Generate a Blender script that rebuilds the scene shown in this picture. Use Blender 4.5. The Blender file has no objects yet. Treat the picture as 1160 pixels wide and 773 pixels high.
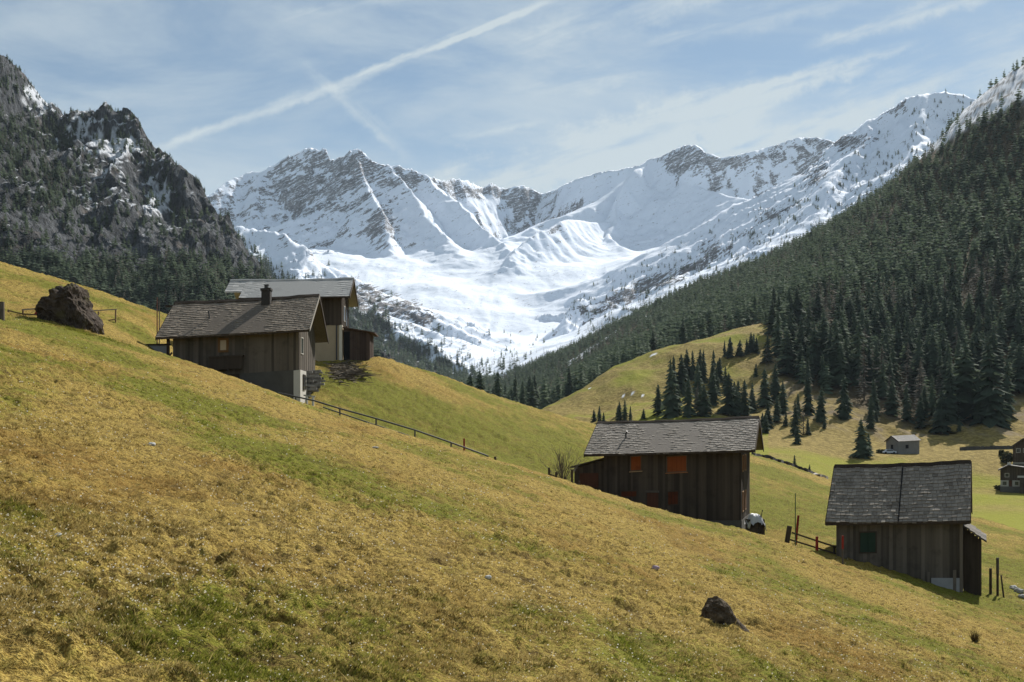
import bpy, math, random
import numpy as np
from mathutils import Vector

random.seed(7)
RNG = np.random.default_rng(11)
C = bpy.context.scene.collection
SC = bpy.context.scene
F, CU, HV = 1200.0, 580.0, 500.0      # focal length in photo pixels, centre column, horizon row

def pos(u, v, Y):
    return Vector(((u - CU) / F * Y, Y, (HV - v) / F * Y))

# ------------------------------------------------------------------ numpy noise
_perm = np.random.default_rng(3).permutation(256)
_perm = np.concatenate([_perm, _perm, _perm]).astype(np.int32)
_ga = np.linspace(0, 2 * np.pi, 256, endpoint=False)
_gx, _gy = np.cos(_ga), np.sin(_ga)
def perlin(x, y):
    x = np.asarray(x, float); y = np.asarray(y, float)
    xi = np.floor(x).astype(np.int64); yi = np.floor(y).astype(np.int64)
    xf = x - xi; yf = y - yi
    xi &= 255; yi &= 255
    u = xf * xf * xf * (xf * (xf * 6 - 15) + 10); v = yf * yf * yf * (yf * (yf * 6 - 15) + 10)
    def g(ix, iy, dx, dy):
        h = _perm[_perm[ix] + iy]
        return _gx[h] * dx + _gy[h] * dy
    a = g(xi, yi, xf, yf); b = g(xi + 1, yi, xf - 1, yf)
    c = g(xi, yi + 1, xf, yf - 1); d = g(xi + 1, yi + 1, xf - 1, yf - 1)
    return (a + u * (b - a) + v * (c + u * (d - c) - (a + u * (b - a)))) * 1.5
def fbm(x, y, o=4, g=.5, l=2.03):
    s = 0; a = 1.; t = 0
    for i in range(o):
        s = s + a * perlin(x + 17.3 * i, y - 9.1 * i); t += a; a *= g; x = x * l; y = y * l
    return s / t
def ridged(x, y, o=4, g=.5, l=2.03):
    s = 0; a = 1.; t = 0
    for i in range(o):
        s = s + a * (1 - 2 * np.abs(perlin(x + 31.7 * i, y + 5.3 * i))); t += a; a *= g; x = x * l; y = y * l
    return s / t
def sstep(a, b, x):
    t = np.clip((x - a) / (b - a), 0, 1); return t * t * (3 - 2 * t)

def pchip(xk, yk, x):
    xk = np.asarray(xk, float); yk = np.asarray(yk, float); x = np.asarray(x, float)
    h = np.diff(xk); d = np.diff(yk, axis=0) / (h if yk.ndim == 1 else h[:, None])
    m = np.zeros_like(yk)
    a, b = d[:-1], d[1:]
    w1 = (2 * h[1:] + h[:-1]); w2 = (h[1:] + 2 * h[:-1])
    if yk.ndim > 1: w1 = w1[:, None]; w2 = w2[:, None]
    with np.errstate(divide='ignore', invalid='ignore'):
        mm = (w1 + w2) / (w1 / a + w2 / b)
    mm = np.where(a * b > 0, mm, 0); m[1:-1] = mm
    m[0] = d[0]; m[-1] = d[-1]
    i = np.clip(np.searchsorted(xk, x) - 1, 0, len(xk) - 2)
    t = (np.clip(x, xk[0], xk[-1]) - xk[i]) / h[i]; hh = h[i]
    if yk.ndim > 1: t = t[:, None]; hh = hh[:, None]
    t2 = t * t; t3 = t2 * t
    return (2*t3-3*t2+1)*yk[i] + (t3-2*t2+t)*hh*m[i] + (-2*t3+3*t2)*yk[i+1] + (t3-t2)*hh*m[i+1]

# ------------------------------------------------------------------ mesh helpers
def mesh_np(name, verts, faces, attrs=None, smooth=False, fattrs=None):
    """faces: int array (n,3) or (n,4)"""
    verts = np.ascontiguousarray(verts, np.float32); faces = np.ascontiguousarray(faces, np.int32)
    me = bpy.data.meshes.new(name)
    n, k = faces.shape
    me.vertices.add(len(verts)); me.vertices.foreach_set('co', verts.ravel())
    me.loops.add(n * k); me.loops.foreach_set('vertex_index', faces.ravel())
    me.polygons.add(n); me.polygons.foreach_set('loop_start', np.arange(0, n * k, k, dtype=np.int32))
    me.polygons.foreach_set('use_smooth', np.full(n, smooth, bool))
    for a, val in (attrs or {}).items():
        at = me.attributes.new(a, 'FLOAT', 'POINT'); at.data.foreach_set('value', np.ascontiguousarray(val, np.float32).ravel())
    for a, val in (fattrs or {}).items():
        at = me.attributes.new(a, 'FLOAT', 'FACE'); at.data.foreach_set('value', np.ascontiguousarray(val, np.float32).ravel())
    me.update(calc_edges=True)
    return me
def grid_faces(r, c):
    i = np.arange(r * c).reshape(r, c)
    return np.stack([i[:-1, :-1], i[:-1, 1:], i[1:, 1:], i[1:, :-1]], -1).reshape(-1, 4)

def link(name, me, mat, parent=None, loc=None):
    o = bpy.data.objects.new(name, me); C.objects.link(o)
    if mat is not None: me.materials.append(mat)
    if parent is not None: o.parent = parent
    if loc is not None: o.location = loc
    return o
def tag(o, label=None, cat=None, group=None, kind=None):
    if label: o['label'] = label
    if cat: o['category'] = cat
    if group: o['group'] = group
    if kind: o['kind'] = kind
    return o
def thing(name, label, cat, loc, group=None):
    o = bpy.data.objects.new(name, None); C.objects.link(o); o.location = loc
    o.empty_display_size = .3
    return tag(o, label, cat, group)

class MB:
    """collects solids; per-face 'tone' value"""
    def __init__(s): s.v = []; s.f = []; s.t = []
    def add(s, vs, fs, tone=.5):
        b = len(s.v); s.v += [tuple(p) for p in vs]
        for f in fs: s.f.append([b + i for i in f]); s.t.append(tone)
    def hexa(s, p, tone=.5):       # 8 points: bottom 4 (ccw), top 4
        s.add(p, [(3,2,1,0),(4,5,6,7),(0,1,5,4),(1,2,6,5),(2,3,7,6),(3,0,4,7)], tone)
    def box(s, T, x0, x1, y0, y1, z0, z1, tone=.5):
        s.hexa([T(x0,y0,z0),T(x1,y0,z0),T(x1,y1,z0),T(x0,y1,z0),T(x0,y0,z1),T(x1,y0,z1),T(x1,y1,z1),T(x0,y1,z1)], tone)
    def bar(s, a, b, w, h=None, tone=.5):
        a = Vector(a); b = Vector(b); h = h or w
        d = (b - a).normalized(); up = Vector((0,0,1)) if abs(d.z) < .9 else Vector((0,1,0))
        r = d.cross(up).normalized() * w / 2; q = r.cross(d).normalized() * h / 2
        s.hexa([a-r-q,a+r-q,a+r+q,a-r+q,b-r-q,b+r-q,b+r+q,b-r+q], tone)
    def tube(s, pts, rad, n=6, tone=.5):
        rings = []
        for i, p in enumerate(pts):
            p = Vector(p); d = (Vector(pts[min(i+1,len(pts)-1)]) - Vector(pts[max(i-1,0)])).normalized()
            up = Vector((0,0,1)) if abs(d.z) < .9 else Vector((0,1,0))
            r = d.cross(up).normalized(); q = r.cross(d)
            rr = rad[i] if hasattr(rad, '__len__') else rad
            rings.append([p + (r*math.cos(2*math.pi*k/n) + q*math.sin(2*math.pi*k/n))*rr for k in range(n)])
        vs = [p for r in rings for p in r]; fs = []
        for i in range(len(pts)-1):
            for k in range(n): fs.append((i*n+k, i*n+(k+1)%n, (i+1)*n+(k+1)%n, (i+1)*n+k))
        fs.append(tuple(range(n-1,-1,-1))); fs.append(tuple((len(pts)-1)*n+k for k in range(n)))
        s.add(vs, fs, tone)
    def prism(s, poly, T, y0, y1, tone=.5):   # poly of (x,z), extruded along y through T(x,y,z)
        n = len(poly); vs = [T(x,y0,z) for x,z in poly] + [T(x,y1,z) for x,z in poly]
        fs = [tuple(range(n)), tuple(range(2*n-1,n-1,-1))] + [(i, i+n, (i+1)%n+n, (i+1)%n) for i in range(n)]
        s.add(vs, fs, tone)
    def build(s, name, mat, parent=None, origin=None, smooth=False):
        o0 = Vector(origin) if origin is not None else Vector((0,0,0))
        me = bpy.data.meshes.new(name)
        me.from_pydata([Vector(p) - o0 for p in s.v], [], s.f)
        at = me.attributes.new('tone', 'FLOAT', 'FACE'); at.data.foreach_set('value', s.t)
        if smooth: me.polygons.foreach_set('use_smooth', [True] * len(s.f))
        me.update()
        import bmesh
        bm = bmesh.new(); bm.from_mesh(me); bmesh.ops.recalc_face_normals(bm, faces=bm.faces); bm.to_mesh(me); bm.free()
        return link(name, me, mat, parent)

# ------------------------------------------------------------------ node material helper
class NM:
    def __init__(s, name, rough=.9, spec=.15):
        s.m = bpy.data.materials.new(name); s.m.use_nodes = True; s.nt = s.m.node_tree
        s.b = s.nt.nodes['Principled BSDF']; s.b.inputs['Roughness'].default_value = rough
        s.b.inputs['Specular IOR Level'].default_value = spec
        s.out = s.nt.nodes['Material Output']
    def n(s, t, **kw):
        nd = s.nt.nodes.new(t)
        for k, v in kw.items(): setattr(nd, k, v)
        return nd
    def L(s, a, b): s.nt.links.new(a, b)
    def inp(s, nd, k, v):
        if isinstance(v, bpy.types.NodeSocket): s.L(v, nd.inputs[k])
        else: nd.inputs[k].default_value = v
    def pos(s): return s.n('ShaderNodeNewGeometry').outputs['Position']
    def objc(s): return s.n('ShaderNodeTexCoord').outputs['Object']
    def attr(s, name): return s.n('ShaderNodeAttribute', attribute_name=name).outputs['Fac']
    def noise(s, vec, scale, detail=3, rough=.55, dist=0):
        nd = s.n('ShaderNodeTexNoise'); s.inp(nd, 'Vector', vec)
        nd.inputs['Scale'].default_value = scale; nd.inputs['Detail'].default_value = detail
        nd.inputs['Roughness'].default_value = rough; nd.inputs['Distortion'].default_value = dist
        return nd.outputs['Fac']
    def mapv(s, vec, sc=(1,1,1), rot=(0,0,0)):
        nd = s.n('ShaderNodeMapping'); s.L(vec, nd.inputs['Vector'])
        nd.inputs['Scale'].default_value = sc; nd.inputs['Rotation'].default_value = rot
        return nd.outputs['Vector']
    def math(s, op, a, b=0.0, clamp=False):
        nd = s.n('ShaderNodeMath', operation=op, use_clamp=clamp); s.inp(nd, 0, a); s.inp(nd, 1, b); return nd.outputs[0]
    def ramp(s, fac, a, b, c=0., d=1., smooth=True):
        nd = s.n('ShaderNodeMapRange'); nd.clamp = True
        if smooth: nd.interpolation_type = 'SMOOTHSTEP'
        s.inp(nd, 'Value', fac)
        for k, v in zip(('From Min','From Max','To Min','To Max'), (a,b,c,d)): s.inp(nd, k, v)
        return nd.outputs['Result']
    def mix(s, fac, a, b, mode='MIX'):
        nd = s.n('ShaderNodeMix', data_type='RGBA', blend_type=mode)
        s.inp(nd, 0, fac)
        for k, v in ((6, a), (7, b)):
            if isinstance(v, bpy.types.NodeSocket): s.L(v, nd.inputs[k])
            else: nd.inputs[k].default_value = (*v, 1)
        return nd.outputs[2]
    def col(s, c): s.inp(s.b, 'Base Color', c if isinstance(c, bpy.types.NodeSocket) else (*c, 1)); return s
    def bump(s, h, strength=.5, dist=.05):
        nd = s.n('ShaderNodeBump'); nd.inputs['Strength'].default_value = strength; nd.inputs['Distance'].default_value = dist
        s.L(h, nd.inputs['Height']); s.L(nd.outputs['Normal'], s.b.inputs['Normal'])
# ================================================================== TERRAIN
def planev(u, Y): return HV + F * (3.5 / Y - .028) + .3 * (u - CU)
A_KEYS = {
 -260: [(70,270),(85,240),(105,205),(130,200),(170,215),(210,240)],
 0:   [(62,362),(70,350),(85,325),(105,299),(130,302),(170,322),(210,350)],
 60:  [(62,375),(66,369),(72,360),(82,343),(105,316),(130,319),(170,340),(210,365)],
 120: [(66,386),(72,377),(82,360),(105,334),(130,339),(170,360),(210,385)],
 165: [(66,400),(71,394),(76,393),(84,376),(100,350),(120,354),(170,378),(210,400)],
 200: [(66,411),(70.5,406),(75,414),(90,398),(100,364),(115,364),(150,382),(210,410)],
 260: [(66,430),(70.5,427),(75,441),(85,432),(95,412),(105,402),(130,408),(210,440)],
 320: [(66,449),(70.5,449),(74,457),(80,452),(92,413),(100,407),(120,411),(210,460)],
 360: [(66,464),(70.5,464),(74,467),(80,450),(90,419),(96,409.5),(110,410),(130,425),(210,475)],
 420: [(66,482),(71,484),(74,485),(82,454),(92,420),(98,406),(106,408),(130,430),(210,490)],
 480: [(66,500),(71,503.5),(75,503),(85,464),(97,429),(104,421),(112,422),(130,440),(210,500)],
 560: [(66,522),(71,525.5),(76,521),(88,482),(102,453),(109,449),(119,450),(140,470),(210,520)],
 620: [(66,539),(70,541),(75,540),(88,507),(102,477),(111,468),(121,468),(140,485),(210,530)],
 680: [(66,557),(69,560),(73,567),(80,562),(95,512),(108,489),(117,483),(140,495),(210,540)],
 760: [(64,582),(68,586),(72,594),(80,590),(95,547),(115,502),(125,499),(140,510),(210,550)],
 860: [(62,607),(67,610),(72,611),(80,595),(100,552),(125,521),(135,518),(150,530),(210,560)],
 940: [(52,648),(58,641),(63,633),(72,616),(85,592),(105,562),(125,546),(135,544),(150,555),(210,590)],
 1020:[(51,674),(57,665),(63,652),(72,630),(90,602),(110,576),(125,567),(135,566),(150,576),(210,605)],
 1100:[(51,700),(57,690),(62,676),(72,650),(85,624),(100,600),(112,587),(120,586),(135,602),(210,630)],
 1160:[(51,716),(57,704),(63,684),(75,652),(90,624),(100,608),(110,603),(120,604),(135,616),(210,650)],
 1420:[(56,772),(64,755),(80,710),(100,675),(120,672),(135,684),(210,720)],
}
B_KEYS = {
 420: [(130,590),(400,500),(1000,470),(1700,440),(1900,440)],
 520: [(130,590),(500,490),(1200,452),(1800,436),(2000,440)],
 560: [(130,590),(450,490),(900,462),(1400,444),(1750,431),(1950,436)],
 610: [(130,590),(330,500),(470,463),(530,470),(700,464),(1200,436),(1600,413),(1850,418)],
 660: [(130,590),(300,505),(400,475),(490,441),(540,448),(650,442),(1100,413),(1500,390),(1750,397)],
 700: [(130,590),(300,500),(400,465),(515,419),(560,426),(640,420),(1050,391),(1450,371),(1700,379)],
 750: [(130,590),(290,500),(400,455),(530,403),(575,409),(640,400),(1000,367),(1400,348),(1650,358)],
 800: [(130,590),(280,505),(400,450),(545,385),(590,388),(650,378),(950,343),(1320,323),(1600,335)],
 860: [(130,590),(230,531),(330,492),(420,445),(550,368),(600,366),(700,352),(950,320),(1230,301),(1500,315)],
 910: [(130,595),(230,535),(310,505),(400,455),(560,365),(800,312),(1150,276),(1400,290)],
 960: [(130,600),(200,580),(240,553),(300,520),(380,475),(550,370),(800,290),(1080,245),(1300,262)],
 1020:[(130,608),(200,588),(260,554),(312,516),(330,513),(370,490),(550,370),(800,262),(1020,205),(1250,225)],
 1060:[(130,611),(200,590),(268,555),(313,517),(340,507),(380,482),(550,362),(800,240),(1010,166),(1230,186)],
 1095:[(130,613),(200,590),(270,556),(314,517),(350,502),(400,470),(550,350),(800,215),(990,128),(1200,150)],
 1160:[(120,640),(140,613),(170,601),(200,588),(270,557),(330,514),(350,504),(400,476),(550,332),(800,172),(960,80),(1150,100)],
 1500:[(120,740),(200,650),(270,600),(340,520),(400,450),(550,280),(800,60),(900,-40),(1100,-60)],
}
def prof_grid(keys, us, Ys, near=None):
    ks = sorted(keys); rows = []
    for u in ks:
        pts = list(keys[u])
        if near is not None:
            pts = [(y, near(u, y)) for y in (3, 6, 10, 16, 24, 34, 46) if y < pts[0][0] - 4] + pts
        yk = np.array([p[0] for p in pts]); zk = np.array([(HV - p[1]) / F * p[0] for p in pts])
        z = pchip(yk, zk, Ys)
        rows.append(z)
    return pchip(np.array(ks, float), np.array(rows), us).T      # (nY, nU)
class Terrain:
    def __init__(s, us, Ys, Z): s.us, s.Ys, s.Z = us, Ys, Z; s.lY = np.log(Ys)
    def z(s, x, y):
        x = np.asarray(x, float); y = np.asarray(y, float)
        u = CU + F * x / y
        i = np.clip(np.searchsorted(s.lY, np.log(y)) - 1, 0, len(s.Ys) - 2)
        j = np.clip(np.searchsorted(s.us, u) - 1, 0, len(s.us) - 2)
        a = np.clip((np.log(y) - s.lY[i]) / (s.lY[i+1] - s.lY[i]), 0, 1)
        b = np.clip((u - s.us[j]) / (s.us[j+1] - s.us[j]), 0, 1)
        Z = s.Z
        return (Z[i,j]*(1-b) + Z[i,j+1]*b)*(1-a) + (Z[i+1,j]*(1-b) + Z[i+1,j+1]*b)*a
    def hit(s, u, v, y0, y1, n=1500):
        """first depth where the sight line through pixel (u, v) meets the terrain"""
        Y = np.geomspace(y0, y1, n); zt = s.z((u - CU) / F * Y, Y); zr = (HV - v) / F * Y
        k = np.nonzero(zr <= zt)[0]
        k = k[0] if len(k) else int(np.argmin(zr - zt))
        return float(Y[k])

# ---- A: the near hill
uA = np.concatenate([np.linspace(-260, -30, 60, endpoint=False), np.linspace(-30, 1190, 860), np.linspace(1192, 1420, 60)])
YA = np.concatenate([np.geomspace(2.5, 9, 40, endpoint=False), np.geomspace(9, 120, 660, endpoint=False), np.geomspace(120, 210, 50)])
ZA = prof_grid(A_KEYS, uA, YA, planev)
Xg = (uA[None, :] - CU) / F * YA[:, None]; Yg = np.repeat(YA[:, None], len(uA), 1)
# broad undulation, contour-following ripples (the fall line runs down to the right) and the bank under the camera
far = sstep(9, 25, Yg)
ZA = ZA + .16 * fbm(Xg / 7, Yg / 9, 3) * far * (1 - sstep(55, 70, Yg) * .7) + 2.0 * np.exp(-((Xg + .3)**2 + (Yg)**2) / 10)
TA0 = Terrain(uA, YA, ZA.copy())
# hollows and hummocks seen in the turf: (u, v, width px, depth m)
HOLLOWS = [(318,704,56,.15),(405,766,60,.15),(712,690,46,.15),(862,712,60,.18),(666,664,30,.12),(180,604,60,.14),(130,612,36,.10),
           (250,640,50,.12),(350,660,36,.12),(430,600,40,.08),(770,705,44,.16),(620,590,40,.07),(1080,700,40,.08),(90,700,50,.10),(20,455,36,.12),(560,625,36,.08),(803,712,40,.12),(868,717,48,.15),(735,600,26,.08),(690,650,40,.1),(330,590,30,.08),(205,640,40,.1),(500,640,36,.09)]
hol = np.zeros_like(ZA); dk = np.zeros_like(ZA)
for (u, v, w, d) in HOLLOWS:
    Y = TA0.hit(u, v, 6, 75); x = (u - CU) / F * Y; wm = w / F * Y
    # long axis across the slope direction seen from the camera, scarp faces the camera's lower right
    dx = Xg - x; dy = Yg - Y
    a = (dx + .25 * dy) / (wm * .62); b = (dy - .3 * dx) / (wm * .6)
    wob = fbm(Xg * 2.4 / (wm + .5), Yg * 1.8 / (wm + .5), 4) * 1.1
    g = np.exp(-(a*a) * 2.5 - (b + .25 * wob)**2 * 9)
    g2 = np.exp(-(a*a) * 2.5 - (b - .45 + .25 * wob)**2 * 9)
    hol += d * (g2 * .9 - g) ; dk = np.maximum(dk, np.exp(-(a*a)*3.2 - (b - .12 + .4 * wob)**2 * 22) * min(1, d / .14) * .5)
ZA = ZA + hol
wx_ = Xg + .25 * fbm(Xg / .8, Yg / .8, 2); wy_ = Yg + .3 * fbm(Xg / .8 + 5, Yg / .8, 2)
cush = .65 * np.abs(perlin(wx_ / .62, wy_ / .75)) + .35 * np.abs(perlin(wx_ / .27 + 7, wy_ / .33))
cushw = (.35 + .9 * sstep(-.25, .3, fbm(Xg / 6 + 11, Yg / 8, 3))) * sstep(5, 9, Yg) * (1 - .5 * sstep(40, 80, Yg))
terr = ridged(Xg / 1.5 + .4 * fbm(Xg / 3, Yg / 3, 2), Yg / 2.6, 4)           # terracettes
tus = fbm(Xg / .34, Yg / .5, 3); tus2 = fbm(Xg / .9, Yg / 1.6, 3)
amp = (1 - .45 * sstep(40, 100, Yg)) * sstep(3, 7, Yg)
midm = sstep(72, 80, Yg)
ZA = ZA + cushw * .24 * (cush - .25) + amp * (.085 * terr * (.35 + 1.1 * sstep(-.15, .3, fbm(Xg / 9, Yg / 12, 2))) + .055 * tus + .13 * tus2) + midm * .26 * (np.abs(perlin(wx_ / 1.5, wy_ / 1.0)) * .6 + np.abs(perlin(wx_ / .7 + 3, wy_ / .5)) * .4 - .25) + midm * (.13 * fbm(Xg / 2.4, Yg / 1.2, 3) + .07 * ridged(Xg / 4 + .3 * fbm(Xg / 3, Yg / 3, 2), Yg / 1.5, 3))
TA = Terrain(uA, YA, ZA)
def bare_mask(x, y):
    """worn and trampled spots where the earth shows"""
    return sstep(.16, .36, fbm(x / 1.0 + 40, y / .85, 4)) * (.25 + .75 * sstep(-.12, .3, fbm(x / 7, y / 9 + 3, 2))) * (1 - sstep(60, 90, y))
def green_mask(x, y):
    """where the turf is greener: patches plus a few known areas (given as ground spots)"""
    g = .78 * sstep(-.16, .45, fbm(x / 8 + 3, y / 9 - 2, 5)) + .45 * sstep(-.15, .5, fbm(x / 1.4, y / 1.7, 4))
    u = CU + F * x / y
    def spot(uc, yc, wu, wy, s): return s * np.exp(-((u - uc) / wu)**2 - ((y - yc) / wy)**2)
    g = g + spot(230, 42, 90, 9, .7) + spot(85, 58, 70, 7, .85) + spot(20, 30, 60, 9, .6) + spot(330, 33, 60, 6, .3)
    g = g + spot(500, 84, 110, 7, .75) + spot(600, 96, 90, 12, .45) + spot(1080, 62, 120, 9, .55) + spot(900, 88, 110, 22, .55) + spot(1150, 75, 90, 18, .4)
    g = g - spot(470, 95, 60, 6, .6) - spot(100, 25, 120, 10, .35) - spot(300, 20, 120, 6, .2)
    g = g + spot(60, 13, 90, 2.0, .35) + spot(960, 20, 200, 5, .2) + spot(400, 14, 200, 3, .25)
    g = g + .30 * sstep(74, 80, y) * (.7 + .8 * fbm(x / 6, y / 5, 3)) - .05
    return np.clip(g, 0, 1)
gA = green_mask(Xg, Yg)
rustA = np.clip(sstep(-.05, .5, fbm(Xg / 5 - 8, Yg / 8, 4)) , 0, 1)
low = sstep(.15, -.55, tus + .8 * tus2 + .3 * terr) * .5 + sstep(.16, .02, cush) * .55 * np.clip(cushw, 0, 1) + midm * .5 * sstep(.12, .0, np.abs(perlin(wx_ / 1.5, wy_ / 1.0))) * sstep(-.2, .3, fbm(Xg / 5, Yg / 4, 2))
verts = np.stack([Xg, Yg, ZA], -1).reshape(-1, 3)
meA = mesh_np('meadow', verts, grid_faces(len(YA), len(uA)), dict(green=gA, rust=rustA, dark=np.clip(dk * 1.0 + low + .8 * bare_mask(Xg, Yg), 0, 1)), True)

m = NM('dry_meadow_turf', .95, .05)
p = m.pos()
n1 = m.noise(p, 7.0, 4, .65); n2 = m.noise(p, 26.0, 3, .7); n3 = m.noise(p, 1.1, 4, .6); n4 = m.noise(m.mapv(p, (1, .4, 1)), 60.0, 2, .6)
straw = m.mix(m.ramp(n2, .35, .68), (.22, .145, .03), (.57, .42, .12))
straw = m.mix(m.math('MULTIPLY', m.math('MULTIPLY', m.attr('rust'), .7), m.ramp(n1, .35, .6)), straw, (.25, .135, .032))
grn = m.mix(m.ramp(n2, .3, .7), (.095, .110, .014), (.27, .265, .036))
gfac = m.ramp(m.math('ADD', m.attr('green'), m.math('MULTIPLY', m.math('SUBTRACT', n1, .5), 1.6)), .1, 1.05)
c = m.mix(gfac, straw, grn)
c = m.mix(m.ramp(n3, .52, .78, 0, .5), c, (.17, .10, .028))
c = m.mix(m.math('MULTIPLY', m.ramp(n4, .62, .78), .55), c, (.6, .48, .22))
c = m.mix(m.math('MULTIPLY', m.ramp(n1, .54, .34), .75), c, (.085, .055, .016))
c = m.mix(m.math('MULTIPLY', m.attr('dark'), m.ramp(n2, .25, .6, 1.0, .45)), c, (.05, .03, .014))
m.col(c)
hgt = m.math('ADD', m.math('MULTIPLY', n2, .6), m.math('ADD', n1, m.math('MULTIPLY', n4, .25)))
m.bump(hgt, .9, .12)
M_MEADOW = m.m
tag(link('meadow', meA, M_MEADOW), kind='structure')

# ---- B: the far side of the valley with the forest slope
uB = np.concatenate([np.linspace(420, 560, 40, endpoint=False), np.linspace(560, 1190, 430), np.linspace(1192, 1500, 60)])
YB = np.concatenate([np.geomspace(120, 640, 330, endpoint=False), np.geomspace(640, 2000, 200)])
ZB = prof_grid(B_KEYS, uB, YB)
Xb = (uB[None, :] - CU) / F * YB[:, None]; Yb = np.repeat(YB[:, None], len(uB), 1)
steep = sstep(300, 420, Yb)
ZB = ZB + (.5 * fbm(Xb / 20, Yb / 20, 3) + sstep(780, 860, Yb) * 3.0 * ridged(Xb / 18, Yb / 24, 3) * (uB[None, :] > 980) + steep * (6 * fbm(Xb / 130, Yb / 130, 4) + 1.6 * ridged(Xb / 26, Yb / 40, 3))) * sstep(180, 300, Yb)
UBg = np.repeat(uB[None, :], len(YB), 0)
gullyB = sstep(820, 900, UBg) * sstep(335, 365, Yb) * (1 - sstep(480, 540, Yb))
ZB = ZB + gullyB * 3.0 * ridged(Xb / 22 + .2 * fbm(Xb / 30, Yb / 30, 2), Yb / 90, 3)
TB = Terrain(uB, YB, ZB)
YF = {400:250,540:300,575:420,612:560,660:545,700:562,750:580,800:592,840:600,866:560,880:455,905:415,930:405,960:392,1000:372,1060:375,1100:392,1160:425,1500:420}
kF = sorted(YF)
def forest_edge(u): return np.interp(u, kF, [YF[k] for k in kF])
SNOWTOP = sstep(-26, -8, Yb - np.interp(UBg, [420, 980, 1040, 1060, 1095, 1160, 1500], [9e3, 9e3, 1040, 985, 925, 885, 800]) + 18 * fbm(Xb / 25, Yb / 25, 3))
valleyfloor = (1 - sstep(286, 318, Yb + 14 * fbm(Xb / 40, Yb / 40, 3)))
gB = np.clip(valleyfloor * (.55 + .45 * fbm(Xb / 25, Yb / 25, 3)) + (.22 + .55 * sstep(-.1, .5, fbm(Xb / 35, Yb / 35, 3))) * (UBg < 870) , 0, 1)
gB = np.maximum(gB, (1 - sstep(205, 225, Yb)) * (UBg > 1000))
spots = np.zeros_like(ZB)
for (u, v, wu, wy) in [(740,402,6,2.4),(706,449,2.2,2.2),(716,446,3.2,1.6),(728,448,2.2,1.6),(668,440,2,2)]:
    Yc = TB.hit(u, v, 250, 700)
    spots = np.maximum(spots, np.exp(-((UBg - u) / wu)**2 - ((Yb - Yc) / wy)**2) * (.75 + .5 * fbm(Xb / 3, Yb / 3, 2)))
clear = np.zeros_like(ZB)
for (u, Yc, wu, wy) in [(658, 1250, 26, 55), (735, 1230, 10, 40), (690, 1270, 12, 30)]:
    clear = np.maximum(clear, np.exp(-((UBg - u) / wu)**2 - ((Yb - Yc) / wy)**2))
snowB = np.clip((1 - .9 * sstep(.0, .35, fbm(Xb / 7, ZB / 6 + Yb / 40, 4) + .05) * (Yb > 780)) * np.maximum(np.maximum(SNOWTOP, sstep(.35, .6, spots)), sstep(.3, .5, clear)), 0, 1)
rockB = np.clip(gullyB * sstep(.1, .6, fbm(Xb / 9, Yb / 9, 4) + .25), 0, 1)
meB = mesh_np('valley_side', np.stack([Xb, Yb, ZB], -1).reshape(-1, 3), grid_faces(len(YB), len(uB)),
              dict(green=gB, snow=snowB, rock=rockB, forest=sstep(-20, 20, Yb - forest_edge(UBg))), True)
m = NM('valley_side_grass', .95, .05); p = m.pos()
n1 = m.noise(p, .09, 5, .6); n2 = m.noise(p, .6, 4, .65); n3 = m.noise(p, 2.5, 2, .6)
c = m.mix(m.ramp(n2, .35, .7), (.17, .125, .035), (.34, .26, .085))
c = m.mix(m.ramp(m.math('ADD', m.attr('green'), m.math('MULTIPLY', m.math('SUBTRACT', n1, .5), .8)), .15, .8), c, m.mix(n2, (.17, .19, .02), (.27, .25, .035)))
c = m.mix(m.math('MULTIPLY', m.attr('rock'), m.ramp(n2, .30, .55)), c, m.mix(n3, (.14, .105, .07), (.27, .22, .16)))
c = m.mix(m.ramp(n3, .55, .75, 0, .35), c, (.10, .07, .03))
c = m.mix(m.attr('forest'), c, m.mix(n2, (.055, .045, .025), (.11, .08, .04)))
c = m.mix(m.attr('snow'), c, (.82, .84, .88))
m.col(c); m.bump(m.math('ADD', n2, m.math('MULTIPLY', n3, .4)), .8, .9)
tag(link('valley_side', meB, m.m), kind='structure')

# ---- C: the rocky forested mountain on the left
C_KEYS = {   # u: (Y, v)
 -300:[(420,330),(560,200),(700,60),(860,-60),(1000,-170),(1200,-150)],
 -60: [(420,420),(600,330),(760,232),(930,130),(1080,42),(1300,60)],
 0:   [(420,440),(620,345),(790,255),(960,165),(1100,74),(1320,95)],
 30:  [(420,445),(620,350),(800,262),(980,180),(1120,104),(1330,120)],
 95:  [(430,450),(640,365),(820,285),(1000,210),(1150,143),(1350,158)],
 148: [(440,455),(650,378),(830,305),(1010,224),(1160,139),(1330,168)],
 165: [(440,455),(650,380),(830,310),(1000,238),(1130,161),(1300,194)],
 185: [(440,455),(650,383),(830,316),(990,250),(1100,186),(1280,215)],
 224: [(440,458),(650,388),(830,330),(970,272),(1060,212),(1250,240)],
 250: [(440,460),(650,393),(820,345),(930,305),(1020,262),(1230,285)],
 275: [(440,460),(650,398),(800,362),(900,330),(990,295),(1220,320)],
 305: [(440,465),(650,408),(800,378),(880,355),(960,328),(1200,360)],
 345: [(440,470),(650,420),(800,398),(860,385),(920,368),(1150,400)],
 400: [(440,480),(650,440),(800,425),(860,415),(900,410),(1100,435)],
 460: [(440,490),(650,460),(800,450),(860,445),(900,442),(1100,465)],
}
uC = np.concatenate([np.linspace(-300, -20, 90, endpoint=False), np.linspace(-20, 460, 400)])
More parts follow.
